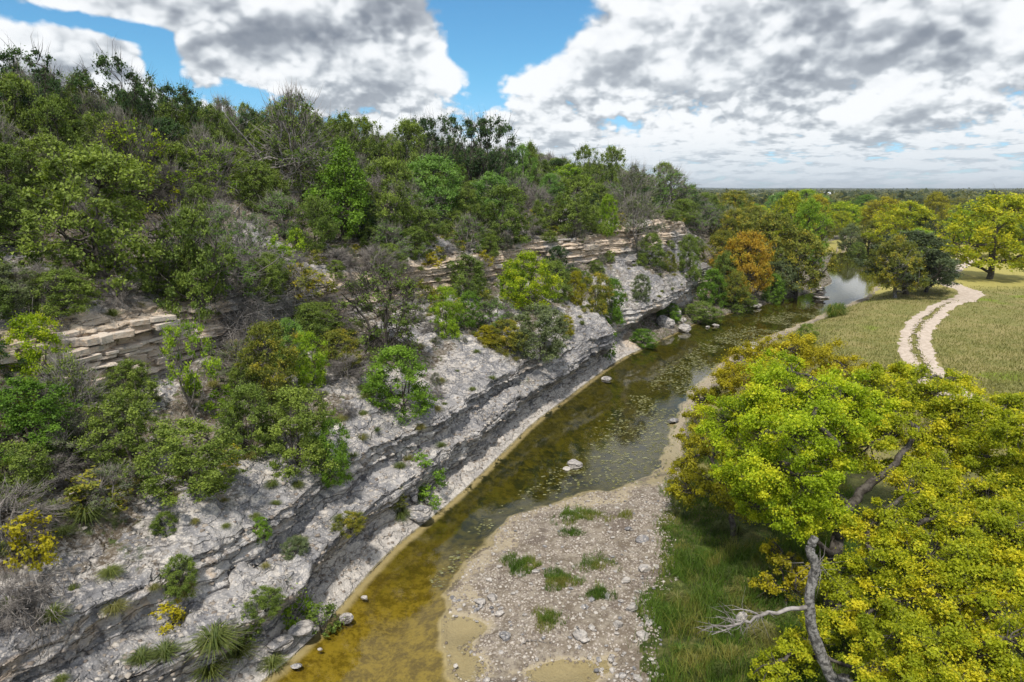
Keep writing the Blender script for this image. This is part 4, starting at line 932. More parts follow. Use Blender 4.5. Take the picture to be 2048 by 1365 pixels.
def tuft(p, s, mat, label, group=None, name='grass_tuft', sz=None):
    o = obj(name, PR.choice(TUFT)); o.location = (p[0], p[1], p[2] - .03); o.rotation_euler = (0, 0, PR.uniform(0, 6.28)); o.scale = (s, s, sz or s * PR.uniform(.6, .95))
    o.material_slots[0].link = 'OBJECT'; o.material_slots[0].material = M[mat]
    return tag(o, label, 'grass', group)
pts2 = pts; pts = []
nt = 0
for S, d, x, y in poisson(1500, -8, 60, .9, 14, .75, lambda S, d: .8 if (1.3 < d < 3.4 or d > 8) else .35, .01):
    z = drop(x, y); q_ = proj((x, y, z))
    if q_[0] < -40 or q_[0] > 1400 or q_[1] > 1400 or nt > 280: continue
    nt += 1
    zone = 'lower ledges' if d < 4 else 'upper slope'
    tuft((x, y, z), rng.uniform(.22, .55), 'tuft' if rng.uniform() < .6 else 'drygrass', 'arching bunch grass ' + where(*q_), 'bunch grasses of the bluff')
for x, y, s, lb in [(430, 1290, 1.0, 'large arching bunch grass at the lower left near the water'), (475, 1310, .8, 'large arching bunch grass right of the biggest one by the water'), (545, 1330, .6, 'small arching bunch grass by the slabs at the water'),
                    (420, 1350, .8, 'bunch grass at the bottom edge by the water'), (800, 1035, .7, 'dark green bunch grass left of the grey boulder'), (20, 990, 1.0, 'big bunch grass at the left edge on the pale ledge'),
                    (60, 975, .8, 'big bunch grass second from the left edge on the pale ledge'), (110, 1030, .7, 'bunch grass hanging under the pale ledge'), (175, 1040, .9, 'wide bunch grass hanging under the pale ledge'), (330, 1310, .6, 'golden bunch grass under the round golden shrub')]:
    p = at_px(x, y); tuft(p, s, 'tuft', lb)
print('PLANTS', COUNT, nt)

# ------------------------------------------------------------------ near trees on the right, built lobe by lobe where they stand
def near_tree(name, label, mat, base, path, lobes, trunk_r, seed, bark='bark', leaf=.055, per=350, sub=26, extra=()):
    rng = np.random.default_rng(seed); G, W = Geo(), Geo()
    e = bpy.data.objects.new(name, None); COL.objects.link(e); e.location = base; tag(e, label, 'tree')
    b0 = np.array(base, float)
    def w3(px, py, z):
        x, y = gp(px, py, z); return np.array([x, y, z]) - b0
    tp = np.array([(0, 0, -.3)] + [w3(*p) for p in path])
    s_ = np.linspace(0, len(tp) - 1, len(tp) * 5); tp = np.stack([np.interp(s_, range(len(tp)), tp[:, k]) for k in range(3)], 1)
    for _ in range(4): tp[1:-1] = .25 * tp[:-2] + .5 * tp[1:-1] + .25 * tp[2:]
    tp[2:] += rng.normal(size=tp[2:].shape) * .03
    tube(W, tp, trunk_r, trunk_r * .30, 9, rng, .10)
    allp = tp
    for (px, py, z, rpx) in lobes:
        c = w3(px, py, z); k = mpp(Vector(c + b0)); r = rpx * k
        dd = np.linalg.norm(allp - c, axis=1) + np.maximum(0, allp[:, 2] - c[2]) * 1.5; s0 = allp[int(np.argmin(dd))]
        q_ = bez(s0, (s0 + c) / 2 + np.array([0, 0, .25]) + rng.normal(size=3) * .25, c + np.array([0, 0, r * .1]), 9); q_[1:-1] += rng.normal(size=(7, 3)) * .035
        tube(W, q_, min(trunk_r * .42, .11), .03, 6, rng, .1); allp = np.concatenate([allp, q_])
        for j in range(sub):
            d = rng.normal(size=3); d /= np.linalg.norm(d); d[2] = d[2] * .75 + .12
            cc_ = c + d * r * rng.uniform(.35, 1.0); rr = r * rng.uniform(.13, .30) * (1.7 if j % 6 == 0 else 1)
            clump(G, cc_, rr, int(per * rng.uniform(.5, 1.5)), leaf * rng.uniform(.8, 1.2), rng, rng.uniform(.15, .8), c, False, flat=.72, shell=.45, upb=.30)
            if j % 2 == 0:
                tube(W, bez(q_[-3], (q_[-3] + cc_) / 2 + rng.normal(size=3) * .12, cc_, 5), .022, .008, 4)
        n = 34; tips = c + rng.normal(size=(n, 3)) * r * .55
        spikes(W, np.repeat(q_[-2][None], n, 0) + rng.normal(size=(n, 3)) * r * .3, tips, .007, rng)
    for (pp, r0, r1) in extra:
        q_ = np.array([w3(*p) for p in pp]); s_ = np.linspace(0, len(q_) - 1, len(q_) * 4); q_ = np.stack([np.interp(s_, range(len(q_)), q_[:, k]) for k in range(3)], 1)
        tube(W, q_, r0, r1, 7, rng, .12)
    c_ = obj('crown', G.mesh(name + '_crown', M[mat]), e); o = obj('trunk', W.mesh(name + '_trunk', M[bark], smooth=True), e)
    return e
def gz(px, py, z=1.0): x, y = gp(px, py, z); return (x, y, drop(x, y))
near_tree('elm_tree', 'bright green leafy tree with a dark leaning trunk in the right foreground', 'elmgreen', gz(1668, 1290), [(1662, 1160, 1.9), (1680, 1045, 3.3), (1735, 965, 4.3), (1795, 930, 4.9), (1835, 860, 5.8)],
  [(1480, 805, 6.6, 66), (1560, 785, 7.2, 75), (1640, 805, 7.2, 75), (1520, 880, 6.0, 70), (1600, 880, 6.6, 80), (1440, 850, 5.6, 50), (1690, 870, 6.2, 65), (1540, 950, 5.2, 70), (1460, 930, 4.6, 50), (1625, 975, 5.2, 62), (1590, 1040, 4.0, 55), (1690, 790, 6.9, 60), (1500, 1010, 3.4, 52), (1560, 740, 6.9, 45), (1580, 840, 6.4, 70), (1500, 940, 4.8, 60), (1660, 930, 5.2, 60), (1740, 820, 6.2, 55), (1560, 1000, 4.2, 60), (1640, 1030, 3.6, 55)],
  .26, 201, leaf=.043, extra=[([(1675, 890, 6.2), (1640, 855, 6.9), (1625, 840, 7.2), (1632, 815, 7.6)], .11, .06)])
near_tree('elm_tree', 'yellow green tree at the middle right in front of the dirt track', 'elm', gz(1880, 1120), [(1870, 1040, 2.5), (1850, 940, 4.0), (1822, 850, 5.6), (1815, 770, 6.6)],
  [(1780, 800, 6.4, 60), (1850, 790, 6.6, 62), (1800, 750, 6.8, 42), (1870, 870, 5.6, 65), (1930, 835, 6.2, 62), (1985, 860, 6.2, 66), (2050, 880, 6.4, 66), (1780, 870, 5.6, 50), (1945, 915, 5.2, 62), (2035, 955, 5.0, 62), (1700, 815, 5.4, 45), (1740, 770, 6.6, 48), (1870, 800, 6.6, 44), (2090, 960, 5, 70), (1720, 900, 5.2, 60), (1830, 930, 4.8, 55), (1880, 960, 4.6, 60), (1990, 990, 4.6, 60), (1910, 770, 6.0, 40), (2020, 820, 6.2, 45), (1735, 840, 5.6, 55)],
  .20, 202, leaf=.042)
near_tree('elm_tree', 'yellow green tree filling the lower right of the picture', 'elm', gz(1900, 1330), [(1895, 1250, 2.2), (1890, 1160, 3.6), (1920, 1060, 5.0)],
  [(1790, 1050, 4.6, 62), (1870, 1030, 5.0, 70), (1950, 1050, 5.2, 72), (2030, 1075, 5.2, 75), (1770, 1130, 3.8, 60), (1850, 1130, 4.2, 75), (1940, 1140, 4.6, 78), (2040, 1170, 4.6, 80), (1800, 1210, 3.4, 70), (1900, 1220, 3.8, 75), (2000, 1250, 4.0, 75), (1740, 1060, 4.2, 50), (2100, 1100, 5, 80), (1830, 980, 4.4, 60), (1910, 985, 4.4, 60), (1980, 1120, 4.2, 60), (1700, 1150, 3.0, 50), (1720, 1240, 2.8, 55)],
  .22, 203, leaf=.039)
near_tree('elm_tree', 'yellow tipped green tree at the bottom right corner', 'elm', gz(1850, 1460), [(1860, 1400, 2.0), (1880, 1330, 3.2)],
  [(1790, 1290, 3.2, 70), (1870, 1310, 3.6, 72), (1960, 1320, 3.8, 80), (2050, 1300, 4.2, 80), (1740, 1350, 2.6, 62), (1840, 1370, 3.0, 70), (1940, 1400, 3.4, 80), (2050, 1400, 3.8, 80), (1600, 1310, 2.0, 50), (1540, 1345, 1.6, 45), (1650, 1250, 2.3, 50), (1690, 1190, 2.6, 48)],
  .2, 204, leaf=.036)
near_tree('elm_tree', 'golden flat topped tree behind the bright green leafy tree', 'gold', gz(1590, 905), [(1596, 860, 2.6), (1604, 800, 4.4), (1600, 760, 5.4)],
  [(1480, 735, 5.2, 42), (1530, 712, 5.8, 46), (1590, 705, 6.1, 48), (1645, 715, 6.0, 44), (1690, 745, 5.5, 40), (1560, 745, 5.4, 50), (1620, 760, 5.2, 46), (1455, 765, 4.6, 36), (1500, 775, 4.8, 40), (1660, 780, 5, 40)],
  .17, 205, leaf=.046, per=250)
near_tree('elm_tree', 'olive gold leaning tree over the gravel edge left of the bright green tree', 'gold', gz(1470, 1060), [(1460, 1000, 2.0), (1430, 930, 3.2)],
  [(1400, 840, 3.0, 34), (1390, 885, 3.0, 42), (1375, 935, 2.4, 38), (1430, 900, 3.6, 46), (1365, 985, 1.6, 36), (1425, 970, 2.6, 50), (1480, 1005, 2.6, 50), (1405, 800, 3.2, 30), (1440, 790, 3.8, 34)],
  .14, 206, leaf=.044, per=200)
near_tree('orange_sapling', 'small orange yellow sapling left of the dead trunk', 'gold', gz(1575, 1230), [(1572, 1180, 1.5), (1560, 1120, 2.2)],
  [(1545, 1100, 2.3, 32), (1575, 1130, 2.3, 34), (1535, 1165, 1.7, 34), (1590, 1185, 1.7, 38), (1610, 1150, 2.0, 32)], .06, 207, leaf=.045, per=150, sub=10)
# dead snag
def w3a(px, py, z): x, y = gp(px, py, z); return np.array([x, y, z])
def interp_path(pp, n):
    q_ = np.array(pp, float); s_ = np.linspace(0, len(q_) - 1, n); q_ = np.stack([np.interp(s_, range(len(q_)), q_[:, k]) for k in range(3)], 1)
    for _ in range(2): q_[1:-1] = .25 * q_[:-2] + .5 * q_[1:-1] + .25 * q_[2:]
    return q_
rng = np.random.default_rng(300)
sx, sy = gp(1680, 1420, 1.0); sb = np.array([sx, sy, drop(sx, sy)])
YS = sy
def at_y(px, py, Y): d = px_dir(px, py); t_ = Y / d.y; return np.array([d.x * t_, Y, H + d.z * t_])
snag_pts = [sb + (0, 0, -.2), at_y(1672, 1372, YS), at_y(1645, 1320, YS + .1), at_y(1622, 1255, YS + .2), at_y(1618, 1190, YS + .3), at_y(1632, 1130, YS + .4), at_y(1618, 1100, YS + .4), at_y(1630, 1074, YS + .45)]
e = bpy.data.objects.new('snag', None); COL.objects.link(e); tag(e, 'tall bare grey dead tree with broken top and one long pale branch', 'dead tree')
W = Geo(); tube(W, interp_path(snag_pts, 46), .15, .10, 12, rng, .16); 
tube(W, interp_path([sb + (0.0, 0, -.2), sb + (.05, .0, .25), sb + (.1, .1, .6)], 6), .34, .17, 12, rng, .2)
obj('trunk', W.mesh('snag_trunk', M['palebark'], smooth=True), e)
W = Geo()
bp = interp_path([at_y(1612, 1215, YS + .2), at_y(1560, 1222, YS + .1), at_y(1500, 1240, YS), at_y(1470, 1250, YS), at_y(1425, 1252, YS - .1)], 16); bp[1:-1] += rng.normal(size=(14, 3)) * .03
tube(W, bp, .06, .02, 6, rng, .1)
st = bp[rng.integers(5, 16, 60)]; tp_ = st + rng.normal(size=(60, 3)) * .32 + np.array([-.3, 0, -.02]); spikes(W, st, tp_, .010, rng)
for k_ in range(4):
    a_ = bp[6 + 2 * k_]; tube(W, bez(a_, a_ + np.array([-.3, 0, .25 - .2 * k_]), a_ + np.array([-.75, rng.normal() * .3, .1 - .14 * k_]), 7), .022, .008, 5)
obj('branch', W.mesh('snag_branch', M['dead'], smooth=True), e)
st = snag_pts[-3] + rng.normal(size=(26, 3)) * .1; W = Geo(); spikes(W, st, st + rng.normal(size=(26, 3)) * .35, .008, rng); obj('twigs', W.mesh('snag_twigs', M['dead']), e)['kind'] = 'stuff'

# fallen bare branches and the large pile of brush on the bluff
def fallen(label, paths, r, ntw, seed, mat='dead', name='fallen_branch', tw=.5, twmat='twig', droop=.3, lift=.25):
    rng = np.random.default_rng(seed); W, T = Geo(), Geo()
    p0 = at_px(*paths[0][0]); e = bpy.data.objects.new(name, None); COL.objects.link(e); e.location = p0; tag(e, label, 'dead tree')
    b0 = np.array(p0)
    for pp in paths:
        pts_ = [np.array(at_px(*q)) - b0 + np.array([0, 0, lift]) for q in pp]
        q_ = interp_path(pts_, 6 * len(pts_)); q_[1:-1] += rng.normal(size=(len(q_) - 2, 3)) * .05
        tube(W, q_, r, r * .2, 6, rng, .15)
        n = ntw // len(paths); st = q_[rng.integers(len(q_) // 4, len(q_), n)] + rng.normal(size=(n, 3)) * .25
        d = rng.normal(size=(n, 3)) * tw; d[:, 2] -= droop * rng.uniform(0, 1.5, n); spikes(T, st, st + d, .014, rng)
        st2 = st + d * .5; d2 = rng.normal(size=(n, 3)) * tw * .6; d2[:, 2] -= droop * .6; spikes(T, st2, st2 + d2, .008, rng)
    obj('limb', W.mesh('fallen_limb', M[mat], smooth=True), e); obj('twigs', T.mesh('fallen_twigs', M[twmat]), e)['kind'] = 'stuff'
    return e
fallen('huge pile of grey dead twigs hanging down the bluff beside the tan block wall', [[(440, 470), (470, 560), (440, 640)], [(450, 480), (520, 570), (560, 620)], [(460, 500), (500, 600), (490, 680)], [(440, 480), (420, 570), (400, 620)], [(470, 500), (560, 560), (600, 600)], [(450, 520), (480, 640), (470, 720)]], .075, 3000, 401, twmat='dead', tw=.75, droop=.55, lift=.55)
fallen('pale bare fallen branch curving across the slope right of the dead twig pile', [[(590, 575), (640, 582), (700, 580), (740, 590)], [(600, 580), (650, 600), (690, 640)]], .06, 60, 402, twmat='dead', tw=.35, droop=0)
fallen('bleached fallen trunk with split ends above the curving pale branch', [[(645, 498), (680, 525), (705, 560)], [(650, 495), (690, 530), (725, 545)]], .09, 30, 403, twmat='dead', tw=.3, droop=0)
fallen('grey dead branches lying on the rubble at the left edge', [[(60, 520), (110, 510), (160, 540)], [(70, 560), (90, 600), (100, 640)]], .05, 300, 404, tw=.4)
fallen('pale dead limb draped over the white slope at the far left', [[(30, 1240), (60, 1210), (110, 1180)], [(20, 1210), (50, 1250), (90, 1270)]], .03, 260, 405, tw=.3)
fallen('thicket of leafless grey branches below the left skyline', [[(20, 400), (80, 370), (140, 330)], [(60, 430), (120, 400), (200, 380)], [(40, 380), (100, 330), (170, 300)]], .05, 1500, 406, tw=.7, droop=-.2, lift=.6)
fallen('grey dead branches among junipers left of the split trunk tree', [[(470, 440), (500, 400), (520, 350)], [(400, 450), (440, 420), (450, 370)]], .05, 500, 407, tw=.5, droop=-.1, lift=.4)

# ------------------------------------------------------------------ meadow trees
def gplant(kd, nm, lb, cat, px, py, w, h, mt, bk='bark', group=None, Y=None, z=1.2):
    x, y = gp(px, py, z); zz = drop(x, y); k = mpp(Vector((x, y, zz)))
    return plant(kd, nm, lb, cat, (x, y, zz - .05), w * k, h * k * 1.04, mt, bk, group)
gplant('broad', 'pecan_tree', 'lone wide tree with thick trunk standing in the sunny meadow at the right', 'tree', 1977, 560, 190, 155, 'elm')
gplant('broad', 'oak_tree', 'russet crowned oak with pale trunk on the creek bank', 'tree', 1790, 597, 105, 118, 'olive', 'palebark')
gplant('umbrella', 'live_oak', 'dark spreading live oak with low branches next to the russet oak', 'tree', 1812, 590, 210, 118, 'liveoak')
gplant('broad', 'live_oak', 'dark green oak crown leaning right over the dirt track', 'tree', 1850, 585, 120, 80, 'liveoak')
gplant('bush', 'juniper_shrub', 'lone dark juniper shrub on the meadow side of the creek', 'shrub', 1611, 688, 50, 40, 'cedar')
for i_ in range(3):
    x_, y_ = gp(1662 + i_ * 9, 628 - i_ * 2, .9); tuft((x_, y_, drop(x_, y_)), 1.3, 'grass', 'tall bright green reed clump on the bank opposite the rock island', 'reeds on the right bank', 'reed_clump', 1.9)
# woodland beyond, tree by tree
FARH = [('broad', 'tall yellow green tree on the left bank where the creek disappears', 1605, 520, 80, 115, 'lime'), ('broad', 'golden topped tree on the left bank behind the russet ones', 1570, 515, 80, 110, 'elm'),
        ('bush', 'bright green round tree at the water at the end of the creek', 1632, 527, 40, 50, 'green'), ('broad', 'pale bare branched tree at the end of the creek', 1700, 495, 50, 60, 'cedar_grey'),
        ('broad', 'dull russet tree right of the bare branched one', 1735, 492, 55, 65, 'olive'), ('broad', 'wide golden green tree behind the dark live oak', 1800, 500, 130, 95, 'elm'),
        ('broad', 'yellow tree behind the live oak, second row', 1760, 470, 90, 70, 'gold'), ('broad', 'bright yellow tree left of the lone wide tree', 1915, 500, 60, 75, 'lime'),
        ('broad', 'golden brown tree between live oak and lone wide tree', 1870, 460, 60, 70, 'gold'), ('broad', 'dark gold tree behind the lone wide tree at the right edge', 2030, 470, 110, 85, 'elm'),
        ('broad', 'green tree right of the barn', 1730, 440, 70, 45, 'green'), ('broad', 'big light green tree left of the barn', 1610, 440, 80, 55, 'lime'), ('broad', 'round light green tree beside the barn', 1640, 425, 40, 30, 'softlime'),
        ('broad', 'light green tree at the foot of the ridge end', 1560, 440, 60, 50, 'softlime'), ('broad', 'gold green tree left of the creek end', 1575, 480, 70, 70, 'elm'), ('bush', 'dark small juniper beside the creek end', 1715, 500, 40, 32, 'cedar'),
        ('broad', 'yellowish tree on the left bank above the bright round tree', 1625, 470, 70, 70, 'gold'), ('broad', 'green gold tree directly above the creek end', 1680, 470, 80, 60, 'elmgreen'), ('broad', 'dull green tree behind the creek end', 1665, 445, 60, 40, 'liveoak')]
for kd, lb, x, y, w, h, mt in FARH: gplant(kd, 'woodland_tree', lb, 'tree', x, y, w, h, mt)
rng = np.random.default_rng(88)
fp = []; nf = 0
LMF = [(1665, 400, 'white roofed barn'), (1700, 505, 'creek end'), (1800, 450, 'golden tree behind the live oak'), (1977, 450, 'lone wide meadow tree'), (1915, 450, 'bright yellow tree'), (1610, 400, 'big light green tree'), (1640, 470, 'tall yellow green bank tree'), (2030, 400, 'dark gold tree at the right edge'),
       (1560, 400, 'foot of the ridge'), (1750, 400, 'middle of the far woods'), (1850, 395, 'right half of the far woods'), (1950, 390, 'far pasture'), (1450, 390, 'end of the ridge skyline')]
fy = np.exp(rng.uniform(math.log(125), math.log(900), 5000)); fx = rng.uniform(.30, .92, 5000) * fy
fdl, fdr, fno = side_dist(LB, fx, fy), side_dist(RB, fx, fy), fbm(fx * .006, fy * .004, seed=140)
for q in range(5000):
    if nf >= 285: break
    x, y, dl, dr = float(fx[q]), float(fy[q]), fdl[q], fdr[q]
    if y < 260 and dr > 3 and dr < 60 and y < 175 and x > 75 and rng.uniform() < .93: continue
    if dl > -5 and dr < 5: continue
    if y > 300 and fno[q] < .46: continue
    r = 5.5 + y * .016
    if any((x - a) ** 2 + ((y - b) * .6) ** 2 < r * r for a, b in fp): continue
    q_ = proj((x, y, 3))
    if q_[0] > 2120 or (abs(q_[0] - 1668) < 36 and y > 300) or (y < 200 and .42 < x / y < .56 and rng.uniform() < .6): continue
    fp.append((x, y)); nf += 1
    near_ = y < 260
    mt = rng.choice(['elm', 'lime', 'gold', 'liveoak', 'olive', 'softlime', 'green', 'cedar_grey'], p=[.2, .12, .12, .16, .13, .12, .05, .10] if near_ else [.06, .08, .06, .28, .16, .12, .03, .21])
    col = {'elm': 'yellow green', 'lime': 'lime green', 'gold': 'golden', 'liveoak': 'dark green', 'olive': 'olive brown', 'softlime': 'pale green', 'green': 'fresh green', 'cedar_grey': 'grey green'}[mt]
    s = rng.uniform(.75, 1.25) * (1 if near_ else 1.25)
    wh = 'creek woodland beyond the meadow' if near_ else 'distant woodland near the horizon'
    plant('broad', 'woodland_tree', '%s tree %s' % (col, where(q_[0], q_[1], LMF)), 'tree', (x, y, drop(x, y) - .1), 7.4 * s, (6.6 if near_ else 5.8) * rng.uniform(.8, 1.15), mt, 'bark', group='%s woodland trees' % col)
# far off woods that read as one mass, and low hills
rng = np.random.default_rng(99); n = 15000
y = np.exp(rng.uniform(math.log(420), math.log(6500), n)); x = rng.uniform(-.2, 1.1, n) * y
keep = fbm(x * .0022, y * .0009, seed=150, oct=3) > (.53 - .14 * sstep(y, 1500, 3600)); x, y = x[keep], y[keep]; n = len(x)
G = Geo(); per = 9
zz = ground_h(x, y) 
c = np.repeat(np.stack([x, y, zz + 2.5], 1), per, 0); sc_ = np.repeat(3.5 + y * .0022, per)[:, None]
c = c + rng.normal(size=c.shape) * sc_ * np.array([.8, .8, .0]) + np.abs(rng.normal(size=c.shape)) * np.array([0, 0, 2.2])
leaves(G, c, np.tile([[0, -.4, .5]], (len(c), 1)), 2.2, rng, np.repeat(rng.uniform(0, 1, n), per)); 
G.v[0] = G.v[0].astype(np.float32)
tag(obj('distant_woods', G.mesh('distant_woods', leaf_mat('distant_canopy', (.030, .050, .024), (.13, .15, .05), (.20, .18, .04)))), 'far off woods as one dark band below the horizon', 'woods', kind='stuff')
hy = np.linspace(3000, 8000, 14); hx = np.linspace(-4000, 9000, 160); HY, HX = np.meshgrid(hy, hx, indexing='ij')
HZ = (fbm(HX * .0011, HY * .0006, seed=160, oct=5) * 26 + 4) * np.sin(np.clip((HY - 3000) / 5000, 0, 1) * math.pi) ** .5 - 2
hi_ = np.arange(HZ.size).reshape(HZ.shape); hq = np.stack([hi_[:-1, :-1], hi_[:-1, 1:], hi_[1:, 1:], hi_[1:, :-1]], -1).reshape(-1, 4)
hm = plain_mat('wooded_hills', (.020, .034, .022), (.045, .06, .035), .02)
tag(obj('hills', np_mesh('hills', np.stack([HX, HY, HZ], -1).reshape(-1, 3), hq, hm, smooth=True)), kind='structure')

# barn and shed among the far trees
def box(g, x0, x1, y0, y1, z0, z1):
    v = [(x, y, z) for z in (z0, z1) for x, y in ((x0, y0), (x1, y0), (x1, y1), (x0, y1))]
    g.add(v, [(0, 2, 1), (0, 3, 2), (4, 5, 6), (4, 6, 7), (0, 1, 5), (0, 5, 4), (1, 2, 6), (1, 6, 5), (2, 3, 7), (2, 7, 6), (3, 0, 4), (3, 4, 7)])
M['roof'] = plain_mat('white_metal_roof', (.55, .57, .60), (.75, .77, .80), 1.0, .4)
M['barnwall'] = plain_mat('grey_board_wall', (.16, .14, .12), (.28, .25, .22), 1.0)
M['pane'] = plain_mat('dark_window_glass', (.02, .02, .025), (.05, .05, .06), 1.0, .15)
def barn(label, px, py, L, Wd, hw, hr, rz, name):
    x, y = gp(px, py, 1.0); e = bpy.data.objects.new(name, None); COL.objects.link(e); e.location = (x, y, drop(x, y) - .2); e.rotation_euler = (0, 0, rz); tag(e, label, 'building')
    g = Geo(); box(g, -L / 2, L / 2, -Wd / 2, Wd / 2, 0, hw)
    for sx in (-1, 1): g.add([(sx * L / 2, -Wd / 2, hw), (sx * L / 2, Wd / 2, hw), (sx * L / 2, 0, hr)], [(0, 1, 2)])
    obj('wall', g.mesh('barn_wall', M['barnwall']), e)
    g = Geo(); o = .6
    for s in (-1, 1):
        a = np.array([(-L / 2 - o, s * (Wd / 2 + o), hw - .35), (L / 2 + o, s * (Wd / 2 + o), hw - .35), (L / 2 + o, 0, hr + .1), (-L / 2 - o, 0, hr + .1)])
        g.add(np.concatenate([a, a + (0, 0, .15)]), [(0, 1, 2), (0, 2, 3), (4, 5, 6), (4, 6, 7), (0, 1, 5), (0, 5, 4), (1, 2, 6), (1, 6, 5), (3, 0, 4), (3, 4, 7)])
    obj('roof', g.mesh('barn_roof', M['roof']), e)
    g = Geo(); box(g, -1.5, 1.5, -Wd / 2 - .06, -Wd / 2 - .01, 0, 2.6); obj('door', g.mesh('barn_door', M['pane']), e)
    for k in (-1, 1):
        g = Geo(); box(g, k * L * .33 - .6, k * L * .33 + .6, -Wd / 2 - .06, -Wd / 2 - .01, 1.2, 2.2); obj('window', g.mesh('barn_window', M['pane']), e)
barn('white roofed barn among the far trees, the larger and left one', 1657, 406, 15, 10, 4.5, 8, .5, 'barn')
barn('smaller white roofed shed right of the far barn', 1682, 408, 10, 7, 3.5, 6, -.3, 'shed')

# ------------------------------------------------------------------ stones
def stone_mesh(seed, slab=False, sub=2):
    import bmesh
    bm = bmesh.new(); bmesh.ops.create_icosphere(bm, subdivisions=sub, radius=1)
    rng = np.random.default_rng(seed); n = rng.normal(size=(9, 3)); n /= np.linalg.norm(n, axis=1)[:, None]; h = rng.uniform(.52, .85, 9)
    if slab: n = np.concatenate([n, [[0, 0, 1], [0, 0, -1]]]); h = np.r_[h, .8, .8]
    for v in bm.verts:
        c = np.array(v.co)
        for a, b in zip(n, h):
            d = c @ a
            if d > b: c = c - a * (d - b)
        v.co = c + rng.normal(size=3) * .025
    me = bpy.data.meshes.new('stone'); bm.to_mesh(me); bm.free(); me.materials.append(M['stone']); return me
ST = [stone_mesh(k, k % 2) for k in range(6)]; STS = [stone_mesh(20 + k, k % 2, 1) for k in range(5)]
def stone(name, label, loc, s, rz=0, group=None, meshes=ST, cat='boulder', tilt=0):
    o = obj(name, PR.choice(meshes)); o.location = loc; o.scale = s; o.rotation_euler = (tilt, PR.uniform(-.1, .1), rz); return tag(o, label, cat, group)
def spx(label, px, py, wp, hp, name='boulder', depth=.8, z=None, rz=None, up=.25):
    p = at_px(px, py) if z is None else Vector((*gp(px, py, z), z)); k = mpp(p)
    return stone(name, label, (p.x, p.y, p.z + hp * k * up), (wp * k * .6, wp * k * .6 * depth, hp * k * .62), PR.uniform(-.4, .4) if rz is None else rz)
spx('large whitish boulder standing alone in the shallow creek', 1148, 934, 34, 20, z=.0)
spx('small flat stone touching the lone creek boulder', 1133, 940, 16, 8, z=.0)
spx('big grey boulder at the water edge under the bright green bush', 840, 1038, 42, 34, z=.25)
spx('pale upright boulder behind the big grey water edge boulder', 825, 1000, 30, 36, z=.7)
spx('rounded pale boulder at the lower left water edge', 692, 1242, 26, 20, z=.02)
spx('long flat slab lying at the lower left bank', 600, 1262, 50, 18, z=.5, rz=.5, name='rock_slab')
spx('second flat slab under the long one at the lower left bank', 560, 1292, 48, 20, z=.4, rz=.5, name='rock_slab')
spx('small pale stone half sunk in the golden water', 729, 1198, 14, 8, z=.0)
spx('tiny pale stone at the lower left bank', 640, 1300, 9, 7, z=.02); spx('thin pale slab at the bottom of the lower left bank', 592, 1333, 20, 8, z=.02, name='rock_slab')
spx('mossy grey boulder under the overhang', 1328, 655, 40, 32, z=.3); spx('tan boulder in the water past the overhang', 1368, 662, 26, 18, z=.05)
spx('tan boulder behind the mossy one below the overhang', 1352, 632, 22, 18, z=1.0); spx('grey block at the water line beyond the mossy boulder', 1366, 645, 12, 12, z=.5)
spx('flat pale stone in the water right of the tan boulder', 1430, 652, 16, 5, z=.02); spx('second flat stone in the water right of the tan boulder', 1415, 655, 9, 4, z=.02)
spx('dark half sunken rock by the golden tree', 1500, 700, 34, 22, z=.1); spx('pale flat stone at the gravel edge left of the olive gold tree', 1345, 842, 22, 8, z=.1)
spx('small pale rock in the dark water by the recess', 1227, 722, 8, 6, z=.0); spx('dull yellow sunken rock in the dark water', 1212, 761, 20, 10, z=-.05)
spx('pale boulder near the snag under the right trees', 1480, 1240, 26, 24, z=.9); spx('white chalky boulder at the far bank below the bushes', 1510, 614, 26, 8, z=.1)
fallen('thin grey driftwood stick lying on the gravel bar near the puddle', [[(1040, 1290), (1065, 1283), (1092, 1287)]], .025, 8, 420, tw=.12, droop=0, lift=.03)
# layered rock island
p = gp(1638, 596, 0); e = bpy.data.objects.new('rock_island', None); COL.objects.link(e); e.location = (p[0], p[1], 0); tag(e, 'square layered rock block rising from the creek', 'rock')
for k, (r_, z_) in enumerate(((1.35, .12), (.95, .45), (.92, .75), (.9, 1.05), (.8, 1.3))):
    o = obj('slab', ST[1 + 2 * (k % 2)], e); o.location = (rng.normal() * .05, rng.normal() * .05, z_); o.scale = (r_, r_ * .8, .22); o.rotation_euler = (0, 0, k * .3)
# cobbles one can pick out on the gravel bar
rng = np.random.default_rng(123); nc_ = 0; COB = {0: 'grey white', 1: 'pinkish'}
LMG = [(1160, 1030, 'largest grass patch'), (1048, 1125, 'round left grass patch'), (1120, 1165, 'central brownish grass patch'), (1195, 1190, 'small dark grass patch'), (1098, 1245, 'lowest grass tuft'), (1250, 1035, 'tiny grass tuft at the top'), (985, 1200, 'squared stone at the gravel edge'),
       (1010, 1276, 'flat stone left of the bottom puddle'), (1158, 1272, 'chalky lump of stone'), (1288, 1140, 'pinkish slab at the grass edge'), (1283, 1082, 'pale brown slab at the grass edge'), (1285, 1276, 'reddish stone at the grass edge'), (1140, 1345, 'bottom puddle'), (1235, 1250, 'flat white stone')]
cpx = rng.uniform(880, 1330, 3000); cpy = rng.uniform(990, 1364, 3000); cxy = np.array([gp(a_, b_, .3) for a_, b_ in zip(cpx, cpy)])
h_, dl_, dr_, dg_ = ground_h(cxy[:, 0], cxy[:, 1], True)
